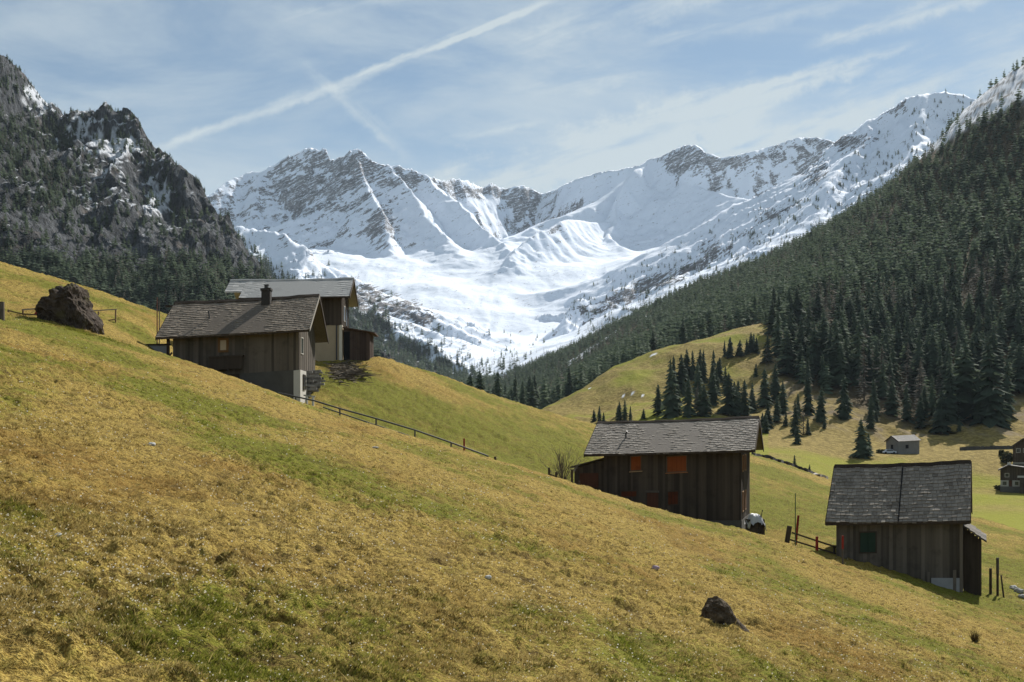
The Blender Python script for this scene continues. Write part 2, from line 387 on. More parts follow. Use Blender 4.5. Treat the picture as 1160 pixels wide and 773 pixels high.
# log-uneven rows follow the face
YC = np.concatenate([np.geomspace(425, 900, 230, endpoint=False), np.geomspace(900, 1340, 240)])
ZC = prof_grid(C_KEYS, uC, YC)
Xc = (uC[None, :] - CU) / F * YC[:, None]; Yc_ = np.repeat(YC[:, None], len(uC), 1)
U2 = np.repeat(uC[None, :], len(YC), 0)
ridgeY = np.interp(uC, [-300,0,95,148,165,224,305,460], [1000,1100,1150,1160,1130,1060,960,900])[None, :]
face = sstep(560, 720, Yc_) * (1 - sstep(-60, 20, Yc_ - ridgeY))
along = Xc * .55 + Yc_ * .2                       # coordinate running across the gullies
gul = ridged(along / 55 + .5 * fbm(Xc / 90, ZC / 90, 2), ZC / 190, 4)
det = fbm(Xc / 16, ZC / 22 + Yc_ / 60, 4)
benches = fbm(Xc / 130 + ZC / 90, ZC / 34 + Xc / 200, 3)
rib = ridged(along / 30 + .6 * fbm(Xc / 60, ZC / 60, 2), ZC / 120, 4)
ZC2 = ZC + face * (26 * gul + 12 * rib + 5 * ridged(along / 11, ZC / 60, 3) + 7 * det + 12 * benches * (1 - .85 * sstep(-190, -40, Yc_ - ridgeY))) + (1 - face) * 5 * det
push = -face * 16 * rib + face * (11 * ridged(Xc / 34, ZC / 46, 3) + 5 * fbm(Xc / 9, ZC / 9, 3))
Yp = Yc_ + push
ZC2 = ZC2 + 3.0 * ridged(Xc / 14, Yc_ / 22, 3) * sstep(-120, -20, Yc_ - ridgeY)
TC = Terrain(uC, YC, ZC2)
# slope on the displaced surface
P = np.stack([Xc, Yp, ZC2], -1)
du = np.gradient(P, axis=1); dv = np.gradient(P, axis=0)
N = np.cross(du, dv); N /= np.linalg.norm(N, axis=-1, keepdims=True) + 1e-9
nz = np.abs(N[..., 2])
vpx = HV - F * ZC2 / Yc_
def blob(uc, vc, wu, wv, s): return s * np.exp(-((U2 - uc) / wu)**2 - ((vpx - vc) / wv)**2)
snowbias = blob(48,110,34,13,.62) + blob(100,148,32,18,.5) + blob(142,168,24,20,.42) + blob(182,225,16,30,.5) + blob(205,290,20,30,.15) + blob(120,200,60,60,.12) - .09 - .25 * sstep(230, 300, vpx)
snowC = sstep(.52, .66, nz * .55 + .42 * fbm(Xc / 9, ZC / 14, 4) + snowbias + .1)
treeC = sstep(-.30, .35, .8 * fbm(Xc / 38 + 4, ZC / 52, 4) - .45 * rib - .25 * gul + .45 * (nz - .62) + blob(30, 190, 60, 50, .25) - blob(140, 270, 80, 45, .3) + .55 * sstep(310, 350, vpx + (U2 * .0)) + .2)
meC = mesh_np('rocky_mountainside', P.reshape(-1, 3), grid_faces(len(YC), len(uC)), dict(snow=snowC, scrub=treeC, flat=nz), False)
m = NM('limestone_cliff', .95, .05); p = m.pos()
q = m.mapv(p, (.05, .05, .02)); n1 = m.noise(q, 1.0, 5, .65); n2 = m.noise(p, .22, 5, .7); n3 = m.noise(m.mapv(p, (.5, .5, .16)), 1.0, 4, .65)
c = m.mix(m.ramp(n1, .35, .65), (.050, .054, .061), (.185, .195, .21))
c = m.mix(m.ramp(n3, .42, .62, 0, .85), c, (.045, .045, .044))
c = m.mix(m.ramp(m.noise(p, .03, 3), .6, .72, 0, .3), c, (.26, .20, .15))
c = m.mix(m.math('MULTIPLY', m.attr('scrub'), m.ramp(n2, .38, .56)), c, (.035, .035, .028))
c = m.mix(m.attr('snow'), c, (.80, .83, .88))
m.col(c); m.bump(m.math('ADD', n2, m.math('MULTIPLY', n3, .8)), 1.0, 5.0)
tag(link('rocky_mountainside', meC, m.m), kind='structure')

# ---- D: the snow range
def rp(l): return np.array([pos(*t) for t in l])
RIDGES = [ # points (u, v, Y), slope near, depth scale, gully amplitude
 ([(150,250,3800),(235,222,3900),(262,204,4000),(285,195,4060),(300,193,4080),(325,183,4100),(350,169,4100),(368,171,4080),(371,181,4050),(385,180,4020),(405,170,4000),(413,173,4000),(418,182,4000),(440,187,4000),(470,195,4030),(482,200,4050),(500,206,4100)], 2.05, 500, 44),
 ([(500,206,4100),(515,203,4200),(530,206,4300),(545,213,4400),(555,209,4450),(570,214,4500),(590,211,4550),(600,214,4600),(617,219,4620),(628,213,4550),(640,207,4480),(660,201,4420),(680,195,4350),(700,191,4300),(720,187,4250),(735,180,4220),(755,175,4180),(765,168,4150),(778,162,4120),(790,164,4120),(800,172,4130),(820,178,4140),(840,175,4150),(860,170,4200),(880,163,4250),(910,155,4300),(925,155,4320),(950,162,4330),(1000,175,4330),(1080,190,4330)], 2.4, 460, 9),
 ([(405,170,4000),(412,205,3880),(420,222,3800),(430,238,3700),(438,262,3600),(446,288,3450)], 1.5, 300, 36),
 ([(482,200,4050),(500,214,3960),(522,232,3850),(548,262,3700),(585,292,3480)], 1.1, 420, 20),
 ([(440,187,4000),(470,222,3850),(500,262,3650),(520,290,3480)], .95, 300, 18),
 ([(692,250,3900),(678,251,3820),(660,250,3720),(645,250,3640),(630,251,3560),(615,262,3480),(600,275,3400),(572,292,3250)], 1.35, 240, 12),
 ([(735,180,4220),(722,193,4120),(706,210,4020),(697,235,3940),(692,250,3900)], 1.7, 260, 12),
 ([(735,180,4220),(752,193,4150),(775,205,4080),(800,215,4000),(830,222,3900)], 1.1, 240, 12),
 ([(697,235,3940),(690,262,3780),(700,285,3600)], .9, 130, 10),
 ([(830,222,3900),(850,228,3700),(880,232,3500),(900,238,3300)], .9, 240, 20),
 ([(300,193,4080),(290,220,3950),(282,245,3850),(275,270,3700)], 1.0, 260, 26),
 # right-hand snow ridge above the forest
 ([(1330,70,2450),(1180,100,2550),(1120,120,2600),(1097,110,2600),(1085,107,2600),(1070,105,2600),(1045,109,2600),(1022,113,2620),(1012,122,2630),(985,136,2680),(970,148,2700),(955,155,2720),(938,170,2760),(925,190,2800),(905,208,2830),(880,226,2850),(845,250,2840),(800,275,2800),(760,299,2740),(720,318,2660),(690,329,2580),(660,340,2480),(642,362,2400),(630,392,2320)], 1.36, 800, 34),
 ([(985,136,2680),(960,190,2450),(930,235,2250)], .9, 160, 22),
 ([(1045,109,2600),(1040,160,2350),(1010,210,2100)], .9, 160, 24),
 ([(880,226,2850),(850,265,2600),(810,300,2400)], .85, 150, 22),
 ([(800,275,2800),(765,318,2500),(735,345,2300)], .85, 120, 18),
 # left-hand snow shoulder behind the huts
 ([(60,180,2500),(200,236,2450),(250,256,2420),(268,256,2400),(285,261,2400),(305,263,2380),(325,275,2360),(345,286,2340),(370,305,2300),(392,322,2260),(415,340,2220),(440,362,2160),(470,386,2080),(500,405,2010),(535,428,1920)], .82, 700, 22),
 ([(345,286,2340),(335,310,2200),(320,345,2040)], .7, 90, 12),
 ([(415,340,2220),(405,365,2080),(395,395,1960)], .7, 80, 10),
 ([(430,335,2750),(470,345,2650),(500,362,2560),(520,385,2450),(528,405,2330)], .55, 120, 16),
]
uD = np.linspace(-140, 1330, 760); YD = np.concatenate([np.geomspace(1500, 3200, 260, endpoint=False), np.geomspace(3200, 4800, 300)])
Xd = (uD[None, :] - CU) / F * YD[:, None]; Yd = np.repeat(YD[:, None], len(uD), 1)
wx = Xd + 48 * fbm(Xd / 210, Yd / 210, 4); wy = Yd + 48 * fbm(Xd / 210 + 9, Yd / 210 - 7, 4)
# valley floor and bowls
base = np.interp(Yd, [1500,1900,2200,2600,2900,3300,3600,4200,4800],[20,90,150,262,372,545,640,760,800])
base = base + .00022 * np.clip(np.abs(Xd - (-.03 * Yd)) - 180, 0, 900)**2 * (Yd < 3400) * .6
base = base + sstep(2300, 2700, Yd) * (34 * fbm(Xd / 420, Yd / 420, 2) + 12 * fbm(Xd / 170, Yd / 170, 2) + 2.0 * fbm(Xd / 60, Yd / 90, 3) + 4.5 * ridged((Xd + .35 * Yd * np.sign(Xd + 60) * .3) / 110 + .5 * fbm(Xd / 200, Yd / 300, 2), Yd / 620, 3))
top_ = None
for (pl, k, K, ga) in RIDGES:
    R = rp(pl); best = np.full(base.shape, 1e9); zr = np.zeros_like(base); sr = np.zeros_like(base); sacc = 0.
    for a, b in zip(R[:-1], R[1:]):
        dx, dy = b[0] - a[0], b[1] - a[1]; L2 = dx*dx + dy*dy
        t = np.clip(((wx - a[0]) * dx + (wy - a[1]) * dy) / L2, 0, 1)
        d = np.hypot(wx - a[0] - t * dx, wy - a[1] - t * dy)
        mk = d < best; best = np.where(mk, d, best)
        zr = np.where(mk, a[2] + t * (b[2] - a[2]), zr); sr = np.where(mk, sacc + t * math.sqrt(L2), sr); sacc += math.sqrt(L2)
    d0 = K * .72; g = .40 * best + (k - .40) * best / (1 + (best / d0)**3) ** (1 / 3)
    gl = ridged(sr / 75 + .35 * fbm(Xd / 120, Yd / 120, 2) + len(pl), best / 520, 3) * .8 + .35 * ridged(sr / 26, best / 240, 3)
    z = zr - g + ga * gl * sstep(0, 130, best) * (1 - .75 * sstep(250, 620, best))
    top_ = z if top_ is None else np.maximum(top_, z)
kk = 75.; hb = np.clip(.5 + .5 * (top_ - base) / kk, 0, 1); Zd = base * (1 - hb) + top_ * hb + kk * hb * (1 - hb)   # faces run out softly into the floor
g0 = np.gradient(Zd, axis=0) / np.gradient(Yd, axis=0); g1 = np.gradient(Zd, axis=1) / np.gradient(Xd, axis=1); sl = np.hypot(g0, g1)
stp = sstep(.5, 1.1, sl)
rgt = 1 - .7 * sstep(590, 650, CU + F * Xd / Yd) * (1 - sstep(2900, 2700, Yd) * .6)
Zd = Zd + 1.2 * rgt * fbm(Xd / 45, Yd / 45, 4) + stp * rgt * (13 * ridged(Xd / 80 + .4 * fbm(Xd / 110, Yd / 110, 2), Zd / 150 + Yd / 300, 4) + 5 * ridged(Xd / 26, Zd / 60 + Yd / 90, 3))
Ud = np.repeat(uD[None, :], len(YD), 0); Vd = HV - F * Zd / Yd
P = np.stack([Xd, Yd, Zd], -1); N = np.cross(np.gradient(P, axis=1), np.gradient(P, axis=0)); N /= np.linalg.norm(N, axis=-1, keepdims=True) + 1e-9
nz = np.abs(N[..., 2]); slope = np.sqrt(1 - nz**2) / np.maximum(nz, .05)
def bl(uc, vc, wu, wv, s): return s * np.exp(-((Ud - uc) / wu)**2 - ((Vd - vc) / wv)**2)
bias = bl(350,222,85,38,.42) + bl(385,190,40,24,.22) + bl(400,185,26,14,.22) + bl(440,200,40,14,.35) + bl(436,262,22,30,.55) + bl(570,216,50,9,.5) + bl(632,268,20,20,.7) \
     + bl(785,178,34,13,.85) + bl(850,178,40,8,.4) + bl(955,160,40,12,.95) + bl(1012,121,24,12,.95) + bl(915,195,18,14,.95) + bl(930,182,14,12,.5) + bl(760,315,60,16,.7) + bl(800,280,30,14,.5) + bl(870,240,26,12,.4) + bl(680,345,40,14,.5) + bl(850,255,60,16,.25) \
     + bl(440,345,45,26,.95) + bl(475,352,32,18,.6) + bl(415,330,22,24,.6) + bl(300,330,70,35,.35) + bl(420,385,60,25,.25) - bl(620,300,120,40,.4) - bl(560,320,110,22,.5) - bl(690,225,50,30,.5) - bl(560,240,45,14,.35) - bl(520,260,50,30,.3) - .34 * sstep(610, 660, Ud)
strata = fbm((Xd * .88 + Zd * .47) / 130, (Zd * .88 - Xd * .47) / 17, 4)
vR = np.interp(Ud, [640, 660, 690, 720, 760, 800, 845, 880, 905, 925, 955, 985, 1012], [352, 341, 330, 319, 300, 276, 251, 227, 209, 191, 158, 138, 120])
bias = bias + .85 * np.exp(-((Vd - vR - 13) / 13)**2) * sstep(640, 665, Ud) * (1 - .45 * sstep(790, 850, Ud)) * (1 - sstep(985, 1020, Ud)) * (Yd < 3000)
rockD = sstep(.0, .30, (slope - 1.15) * .38 + .55 * strata + .30 * fbm((Xd * .88 + Zd * .47) / 40, (Zd * .88 - Xd * .47) / 9, 3) + bias * .72 - .22)
lineD = np.interp(Ud, [240, 262, 300, 345, 400, 425, 440, 470, 500, 530, 560], [262, 268, 302, 332, 346, 358, 374, 394, 410, 424, 436])
fdark = np.where(Ud < 560, sstep(-4, 10, Vd - lineD + 16 * fbm(Ud / 22, Vd / 14, 3)), 0) * sstep(-.55, .05, fbm(Ud / 9, Vd / 5, 3))
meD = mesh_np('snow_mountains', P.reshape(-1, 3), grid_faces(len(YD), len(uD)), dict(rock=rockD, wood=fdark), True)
m = NM('snow_and_rock', .85, .1); p = m.pos()
n1 = m.noise(p, .03, 5, .65); pr_ = m.mapv(p, (1, 1, 1), (0, math.radians(28), 0)); n2 = m.noise(m.mapv(pr_, (.018, .03, .15)), 1.0, 4, .7)
n3 = m.noise(m.mapv(pr_, (.09, .12, .42)), 1.0, 4, .7)
rk = m.mix(m.ramp(n1, .3, .7), (.075, .075, .082), (.22, .21, .21))
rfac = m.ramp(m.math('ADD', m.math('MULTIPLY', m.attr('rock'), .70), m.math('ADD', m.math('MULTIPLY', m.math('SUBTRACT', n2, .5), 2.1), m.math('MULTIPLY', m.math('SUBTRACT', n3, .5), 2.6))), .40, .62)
m.col(m.mix(m.attr('wood'), m.mix(rfac, (.80, .86, .955), rk), (.05, .045, .04))); m.bump(m.math('ADD', n1, m.math('MULTIPLY', n2, .5)), .35, 9.0)  # snow colour tinted blue to carry the blue of its shade
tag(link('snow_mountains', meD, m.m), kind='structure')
TD = Terrain(uD, YD, Zd)

# ---- the plain sheet everything stands on
s = 6500.
m = NM('valley_ground', .95, .05); p = m.pos()
m.col(m.mix(m.noise(p, .01, 4), (.10, .09, .04), (.20, .15, .06)))
tag(link('valley_ground', mesh_np('valley_ground', [(-s,-s,-70),(s,-s,-70),(s,s,-70),(-s,s,-70)], [(0,1,2,3)]), m.m), kind='structure')
# ================================================================== BUILDINGS
def wood(name, c0, c1, streak=6., grain=.35):
    m = NM(name, .9, .12); p = m.pos()
    n = m.noise(m.mapv(p, (streak, streak, .35)), 1.0, 4, .65); n2 = m.noise(p, 1.3, 3, .6)
    t = m.math('ADD', m.math('MULTIPLY', m.attr('tone'), .6), m.math('MULTIPLY', n, .55))
    c = m.mix(m.ramp(t, .2, .95, smooth=False), c0, c1)
    c = m.mix(m.ramp(n2, .5, .75, 0, .45), c, tuple(x * .55 for x in c0))
    m.col(c); m.bump(n, grain, .02)
    return m.m
def plain(name, c, var=.25, scale=3., rough=.9, spec=.15, bump=.0):
    m = NM(name, rough, spec); p = m.pos()
    n = m.noise(p, scale, 5, .65); n2 = m.noise(p, scale * .22, 3, .6)
    cc = m.mix(n, tuple(x * (1 - var) for x in c), tuple(min(1, x * (1 + var)) for x in c))
    cc = m.mix(m.ramp(n2, .5, .75, 0, .5), cc, tuple(x * (1 - var) * .8 for x in c))
    m.col(cc)
    if bump: m.bump(n, bump, .03)
    return m.m
def shingle(name, c0, c1, c2=None):
    m = NM(name, .85, .2); p = m.pos()
    n = m.noise(p, 9, 3, .6); n2 = m.noise(p, .7, 4, .6)
    t = m.math('ADD', m.math('MULTIPLY', m.attr('tone'), .8), m.math('MULTIPLY', m.math('SUBTRACT', n, .5), .5))
    c = m.mix(m.ramp(t, 0, .9, smooth=False), c0, c1)
    c = m.mix(m.ramp(n2, .52, .72, 0, .45), c, c2 or tuple(x * .6 for x in c0))
    m.col(c); return m.m
M_WOOD_GREY = wood('weathered_grey_boards', (.052, .044, .036), (.145, .122, .098))
M_WOOD_DARK = wood('dark_brown_boards', (.034, .026, .020), (.092, .070, .052))
M_WOOD_BARN = wood('grey_barn_boards', (.056, .047, .038), (.155, .132, .107))
M_BEAM = wood('old_beam', (.030, .022, .016), (.08, .06, .045))
M_POST = wood('fence_timber', (.05, .042, .035), (.15, .125, .10))
M_ROOF1 = shingle('shingle_brown_grey', (.105, .085, .066), (.34, .285, .225), (.08, .066, .05))
M_ROOF2 = shingle('pale_cement_tile', (.27, .27, .26), (.47, .46, .44), (.22, .22, .21))
M_ROOF3 = shingle('shingle_grey', (.13, .112, .094), (.40, .36, .31), (.11, .095, .08))
M_ROOF4 = shingle('shingle_barn', (.09, .077, .062), (.38, .335, .28), (.08, .068, .054))
M_PLINTH = plain('grey_render', (.085, .080, .071), .3, 2.0, bump=.3)
M_CREAM = plain('cream_render', (.37, .295, .195), .15, 1.6, bump=.15)
M_WHITE = plain('whitewash', (.46, .44, .40), .12, 2.5, bump=.15)
M_ORANGE = wood('orange_shutter', (.15, .038, .012), (.31, .088, .026), 9.)
M_BROWNDOOR = wood('brown_door', (.055, .022, .014), (.13, .055, .032), 9.)
M_GREEN = wood('green_shutter', (.018, .034, .024), (.036, .060, .042), 9.)
M_FRAME = wood('brown_window_frame', (.07, .05, .034), (.15, .11, .078), 9.)
M_DARK = plain('dark_opening', (.012, .012, .013), .2)
M_METAL = plain('dull_metal', (.045, .045, .048), .2, 4, .5, .4)
M_CHIM = plain('sooty_chimney', (.045, .040, .037), .4, 6, bump=.4)
M_RED = plain('red_paint', (.24, .03, .02), .25, 4)
m = NM('window_glass', .08, .5); m.col((.03, .035, .04)); M_GLASS = m.m
m = NM('pale_pane_reflection', .4, .3); m.col((.42, .33, .22)); M_PANE_GLARE = m.m  # reflected light on the window pane, painted as a pale colour
M_STONE = plain('grey_stone', (.32, .31, .29), .3, 5, bump=.6)

class House:
    def __init__(s, name, label, P, phi, left, D, ridge_v, group=None, cat='house', D2=None):
        (u, v, Y) = P; s.P = pos(u, v, Y); ph = math.radians(phi)
        s.ex = Vector((math.cos(ph), -math.sin(ph), 0)); s.ey = Vector((math.sin(ph), math.cos(ph), 0))
        a = (left[0] - CU) / F
        x = (a * s.P.y - s.P.x) / (s.ex.x - a * s.ex.y); s.L = -x
        q = s.P + x * s.ex; s.k = ((HV - left[1]) / F * q.y - s.P.z) / s.L
        r = s.P + D * s.ey; s.r = (HV - ridge_v) / F * r.y - s.P.z
        s.D = D; s.W = (D2 or D) + D
        mid = s.P - s.L / 2 * s.ex + s.W / 2 * s.ey
        s.gz = min(float(s.ground(*s.T(xx, yy, 0)[:2])) for xx in (-s.L, 0) for yy in (0, s.W))
        s.base = Vector((mid.x, mid.y, s.gz))
        s.o = thing(name, label, cat, s.base, group)
        s.rng = random.Random(int(abs(u * 7 + v)))
    def ground(s, x, y): return TA.z(x, y) if y < 115 else TB.z(x, y)
    def T(s, x, y, z): 
        p = s.P + x * s.ex + y * s.ey; t = min(1, max(0, -x / s.L)); return Vector((p.x, p.y, p.z + z - s.k * x - .09 * 4 * t * (1 - t) + .018 * math.sin(x * 2.3 + y) + .014 * math.sin(x * 5.1 - 2 * y)))
    def loc(s, u, v, y):                 # pixel on the plane y = const -> local x, z
        a = (u - CU) / F; q = s.P + y * s.ey
        x = (a * q.y - q.x) / (s.ex.x - a * s.ex.y); w = q + x * s.ex
        return x, (HV - v) / F * w.y - s.P.z + s.k * x
    def locg(s, u, v, x):                # pixel on the plane x = const -> local y, z
        a = (u - CU) / F; q = s.P + x * s.ex
        y = (a * q.y - q.x) / (s.ey.x - a * s.ey.y); w = q + y * s.ey
        return y, (HV - v) / F * w.y - s.P.z + s.k * x
    def zroof(s, y): return s.r * (y / s.D if y <= s.D else (s.W - y) / (s.W - s.D))
    def part(s, mb, name, mat, parent=None, smooth=False):
        return mb.build(name, mat, parent or s.o, s.base, smooth)
    def roof(s, mat, rows, sw, x0=None, x1=None, y0=0., th=.035, deck=.10, name='roof', jit=1., irr=.25):
        x0 = -s.L if x0 is None else x0; x1 = 0 if x1 is None else x1
        mb = MB(); rn = s.rng
        for side in (0, 1):
            e = (y0, s.zroof(y0)) if side == 0 else (s.W, 0.); rdg = (s.D, s.r)
            dy, dz = rdg[0] - e[0], rdg[1] - e[1]; ln = math.hypot(dy, dz); ty, tz = dy / ln, dz / ln
            ny, nz = (-tz, ty) if side == 0 else (tz, -ty)
            if nz < 0: ny, nz = -ny, -nz
            def S(x, t, h): return s.T(x, e[0] + ty * t + ny * h, e[1] + tz * t + nz * h)
            d = deck
            mb.hexa([S(x0,0,-d),S(x1,0,-d),S(x1,ln,-d),S(x0,ln,-d),S(x0,0,0),S(x1,0,0),S(x1,ln,0),S(x0,ln,0)], .1)
            dl = ln / rows
            for i in range(rows):
                t0 = i * dl - (.03 if i == 0 else 0); t1 = min(ln, t0 + dl * 1.3)
                x = x0 - rn.random() * sw * .6; first = True
                while x < x1 - 1e-3:
                    w = sw * (1 + irr * (rn.random() * 2 - 1)); xa = max(x, x0); xb = min(x + w - (.012 + .03 * rn.random()) * jit, x1); x += w
                    if xb - xa < .02: continue
                    l0 = th * (1.0 + 1.1 * rn.random() ** 2 * jit); dt = dl * .22 * (rn.random() - .5) * jit
                    tone = min(1, max(0, rn.gauss(.5, .12)))
                    mb.hexa([S(xa,t0+dt,l0*.35),S(xb,t0+dt,l0*.35),S(xb,t1,.002),S(xa,t1,.002),S(xa,t0+dt,l0+th),S(xb,t0+dt,l0+th),S(xb,t1,th*.8),S(xa,t1,th*.8)], tone)
        return s.part(mb, name, mat)
    def ridge(s, mat, w=.32, h=.05, x0=None, x1=None, parent=None):
        mb = MB(); x0 = -s.L if x0 is None else x0; x1 = 0 if x1 is None else x1
        n = 14
        for i in range(n):
            a = x0 + (x1 - x0) * i / n; b = x0 + (x1 - x0) * (i + 1) / n; t = .3 * s.rng.random()
            for sg in (-1, 1):
                mb.hexa([s.T(a,s.D,s.r+.05),s.T(b,s.D,s.r+.05),s.T(b,s.D+sg*w,s.r+.06-w*s.r/s.D),s.T(a,s.D+sg*w,s.r+.06-w*s.r/s.D),
                         s.T(a,s.D,s.r+.12+h),s.T(b,s.D,s.r+.12+h),s.T(b,s.D+sg*w,s.r+.09+h-w*s.r/s.D),s.T(a,s.D+sg*w,s.r+.09+h-w*s.r/s.D)], t)
        return s.part(mb, 'ridge_cap', mat, parent)
    def barge(s, mat, x, parent, t=.05, h=.22, sides=(0, 1)):
        mb = MB()
        for side in sides:
            e = (-.02, -.01) if side == 0 else (s.W + .02, -.01)
            mb.hexa([s.T(x,e[0],e[1]-h),s.T(x+t,e[0],e[1]-h),s.T(x+t,s.D,s.r-h),s.T(x,s.D,s.r-h),s.T(x,e[0],e[1]+.07),s.T(x+t,e[0],e[1]+.07),s.T(x+t,s.D,s.r+.07),s.T(x,s.D,s.r+.07)], .6)
        return s.part(mb, 'bargeboard', mat, parent)
    def fascia(s, mat, parent, y=-.03, h=.16):
        mb = MB(); mb.box(s.T, -s.L, 0, y - .03, y, -h, .0, .4)
        return s.part(mb, 'fascia', mat, parent)
    def boards_front(s, mb, x0, x1, y, z0, z1, w=.19, depth=.04, thick=.12, out=-1):
        x = x0
        while x < x1 - .01:
            ww = w * (.75 + .5 * s.rng.random()); xb = min(x + ww, x1); d = depth * s.rng.random()
            mb.box(s.T, x, xb - .001, y + out * d, y - out * thick, z0 - .02 * s.rng.random(), z1, s.rng.random())
            x = xb
    def boards_gable(s, mb, x, y0, y1, z0, w=.19, depth=.04, thick=.12, out=1, ztop=None, drop=.14):
        y = y0
        zt = ztop or (lambda yy: s.zroof(yy) - drop)
        while y < y1 - .01:
            ww = w * (.75 + .5 * s.rng.random()); yb = min(y + ww, y1)
            if y < s.D < yb: yb = s.D
            d = depth * s.rng.random(); a, b = y, yb - .001
            xo, xi = x + out * d, x - out * thick
            mb.hexa([s.T(xi,a,z0),s.T(xo,a,z0),s.T(xo,b,z0),s.T(xi,b,z0),s.T(xi,a,zt(a)),s.T(xo,a,zt(a)),s.T(xo,b,zt(b)),s.T(xi,b,zt(b))], s.rng.random())
            y = yb
    def walls(s, mat, xl, xr, yf, yb, zb, name='wall'):
        mb = MB()
        s.boards_front(mb, xl, xr, yf, zb, s.zroof(yf) - .13)
        s.boards_front(mb, xl, xr, yb, zb, s.zroof(yb) - .13, out=1)
        s.boards_gable(mb, xr, yf + .13, yb - .13, zb); s.boards_gable(mb, xl, yf + .13, yb - .13, zb, out=-1)
        return s.part(mb, name, mat)
    def window_front(s, x0, x1, z0, z1, y, pane, frame, kind='window', proud=.09, fw=.07, bars=0, fr=True, sill=None, label=None):
        mb = MB(); mb.box(s.T, x0, x1, y - proud * .6, y + .02, z0, z1, .5)
        if kind == 'shutter' or bars:
            n = max(1, bars)
            for i in range(1, n): 
                xm = x0 + (x1 - x0) * i / n; mb.box(s.T, xm - .02, xm + .02, y - proud * .6 - .02, y - proud * .6 + .005, z0, z1, .1)
        o = s.part(mb, kind, pane)
        if label: o['label'] = label
        if fr:
            f = MB()
            for (a, b, c, d) in ((x0-fw, x0, z0-fw, z1+fw), (x1, x1+fw, z0-fw, z1+fw), (x0, x1, z1, z1+fw), (x0, x1, z0-fw, z0)):
                f.box(s.T, a, b, y - proud, y + .02, c, d, .6)
            s.part(f, 'frame', frame, o)
        if sill is not None:
            f = MB(); f.box(s.T, x0 - fw - .05, x1 + fw + .05, y - proud - .07, y - .0, z0 - fw - .05, z0 - fw - .004, .9); s.part(f, 'sill', sill, o)
        return o
    def window_gable(s, y0, y1, z0, z1, x, pane, frame, kind='window', proud=.08, fw=.06):
        mb = MB(); mb.box(s.T, x - .02, x + proud * .6, y0, y1, z0, z1, .5); o = s.part(mb, kind, pane)
        f = MB()
        for (a, b, c, d) in ((y0-fw, y0, z0-fw, z1+fw), (y1, y1+fw, z0-fw, z1+fw), (y0, y1, z1, z1+fw), (y0, y1, z0-fw, z0)):
            f.box(s.T, x - .02, x + proud, a, b, c, d, .7)
        s.part(f, 'frame', frame, o); return o

# ------------------------------------------------------------ house 1 (left, with chimney)
h = House('timber_house', 'dark timber house with a chimney on its brown shingle roof, nearest on the left slope', (350.5, 373.5, 75), -1.5, (176.8, 382.8), 4.5, 335.2)
yf = .85; xl = h.loc(196, 390, yf)[0]; xr = h.loc(338.5, 390, yf)[0]; yb = h.W - .85
zb = h.gz - h.P.z - 1.0
zp = h.loc(338, 418.5, yf)[1]
xp = h.loc(271.5, 420, yf)[0]
roof = h.roof(M_ROOF1, 19, .24, jit=.7)
h.ridge(M_BEAM, .26, parent=roof); h.barge(M_BEAM, -h.L - .05, roof); h.fascia(M_BEAM, roof)
b = MB(); a0 = h.T(.0, 0, .0)
b.hexa([h.T(.004,-.02,-.14),h.T(.05,-.02,-.14),h.T(.05,h.D,h.r-.12),h.T(.004,h.D,h.r-.12),h.T(.004,-.02,.09),h.T(.05,-.02,.09),h.T(.05,h.D,h.r+.1),h.T(.004,h.D,h.r+.1)], 1.0)
h.part(b, 'bargeboard', plain('pale_verge', (.30, .27, .23), .2), roof)
b = MB(); b.hexa([h.T(.004,h.W+.02,-.2),h.T(.05,h.W+.02,-.2),h.T(.05,h.D,h.r-.2),h.T(.004,h.D,h.r-.2),h.T(.004,h.W+.02,.07),h.T(.05,h.W+.02,.07),h.T(.05,h.D,h.r+.08),h.T(.004,h.D,h.r+.08)], .3)
h.part(b, 'bargeboard', M_BEAM, roof)
h.walls(M_WOOD_GREY, xl, xr, yf, yb, zp)
mb = MB(); mb.box(h.T, xp, xr + .06, yf - .08, yb + .05, zb, zp - .004); h.part(mb, 'plinth', M_PLINTH)
mb = MB(); h.boards_front(mb, xl, xp - .01, yf + .02, zb, zp - .006, thick=.3); mb.box(h.T, xl, xp - .3, yf + .4, yb, zb, zp - .01, .3); h.part(mb, 'lower_wall', M_WOOD_DARK)
x0, z1 = h.loc(249.7, 384.2, yf); x1, z0 = h.loc(256.6, 395, yf)
h.window_front(x0, x1, z0, z1, yf, M_PANE_GLARE, wood('brown_frame', (.10, .05, .02), (.2, .11, .05)), proud=.11, fw=.16, label='small window with a pale reflection coloured into its pane')
x0, z1 = h.loc(238.5, 403.5, yf); x1, z0 = h.loc(277, 417, yf)
mb = MB(); mb.box(h.T, x0, x1, yf - .55, yf - .05, z1 - .10, z1, .5); mb.box(h.T, x0 + .05, x1 - .05, yf - .5, yf - .45, z0, z1 - .104, .3)
for q in (.1, .5, .9): mb.box(h.T, x0 + (x1-x0)*q, x0 + (x1-x0)*q + .07, yf - .44, yf - .05, z0 - .05, z1 - .108, .4)
h.part(mb, 'wooden_ledge', M_WOOD_DARK)
x0, z1 = h.loc(255, 428, yf); x1, _ = h.loc(268, 430, yf)
h.window_front(x0, x1, z1 - 1.9, z1, yf, M_BROWNDOOR, M_BEAM, 'door', proud=.06)
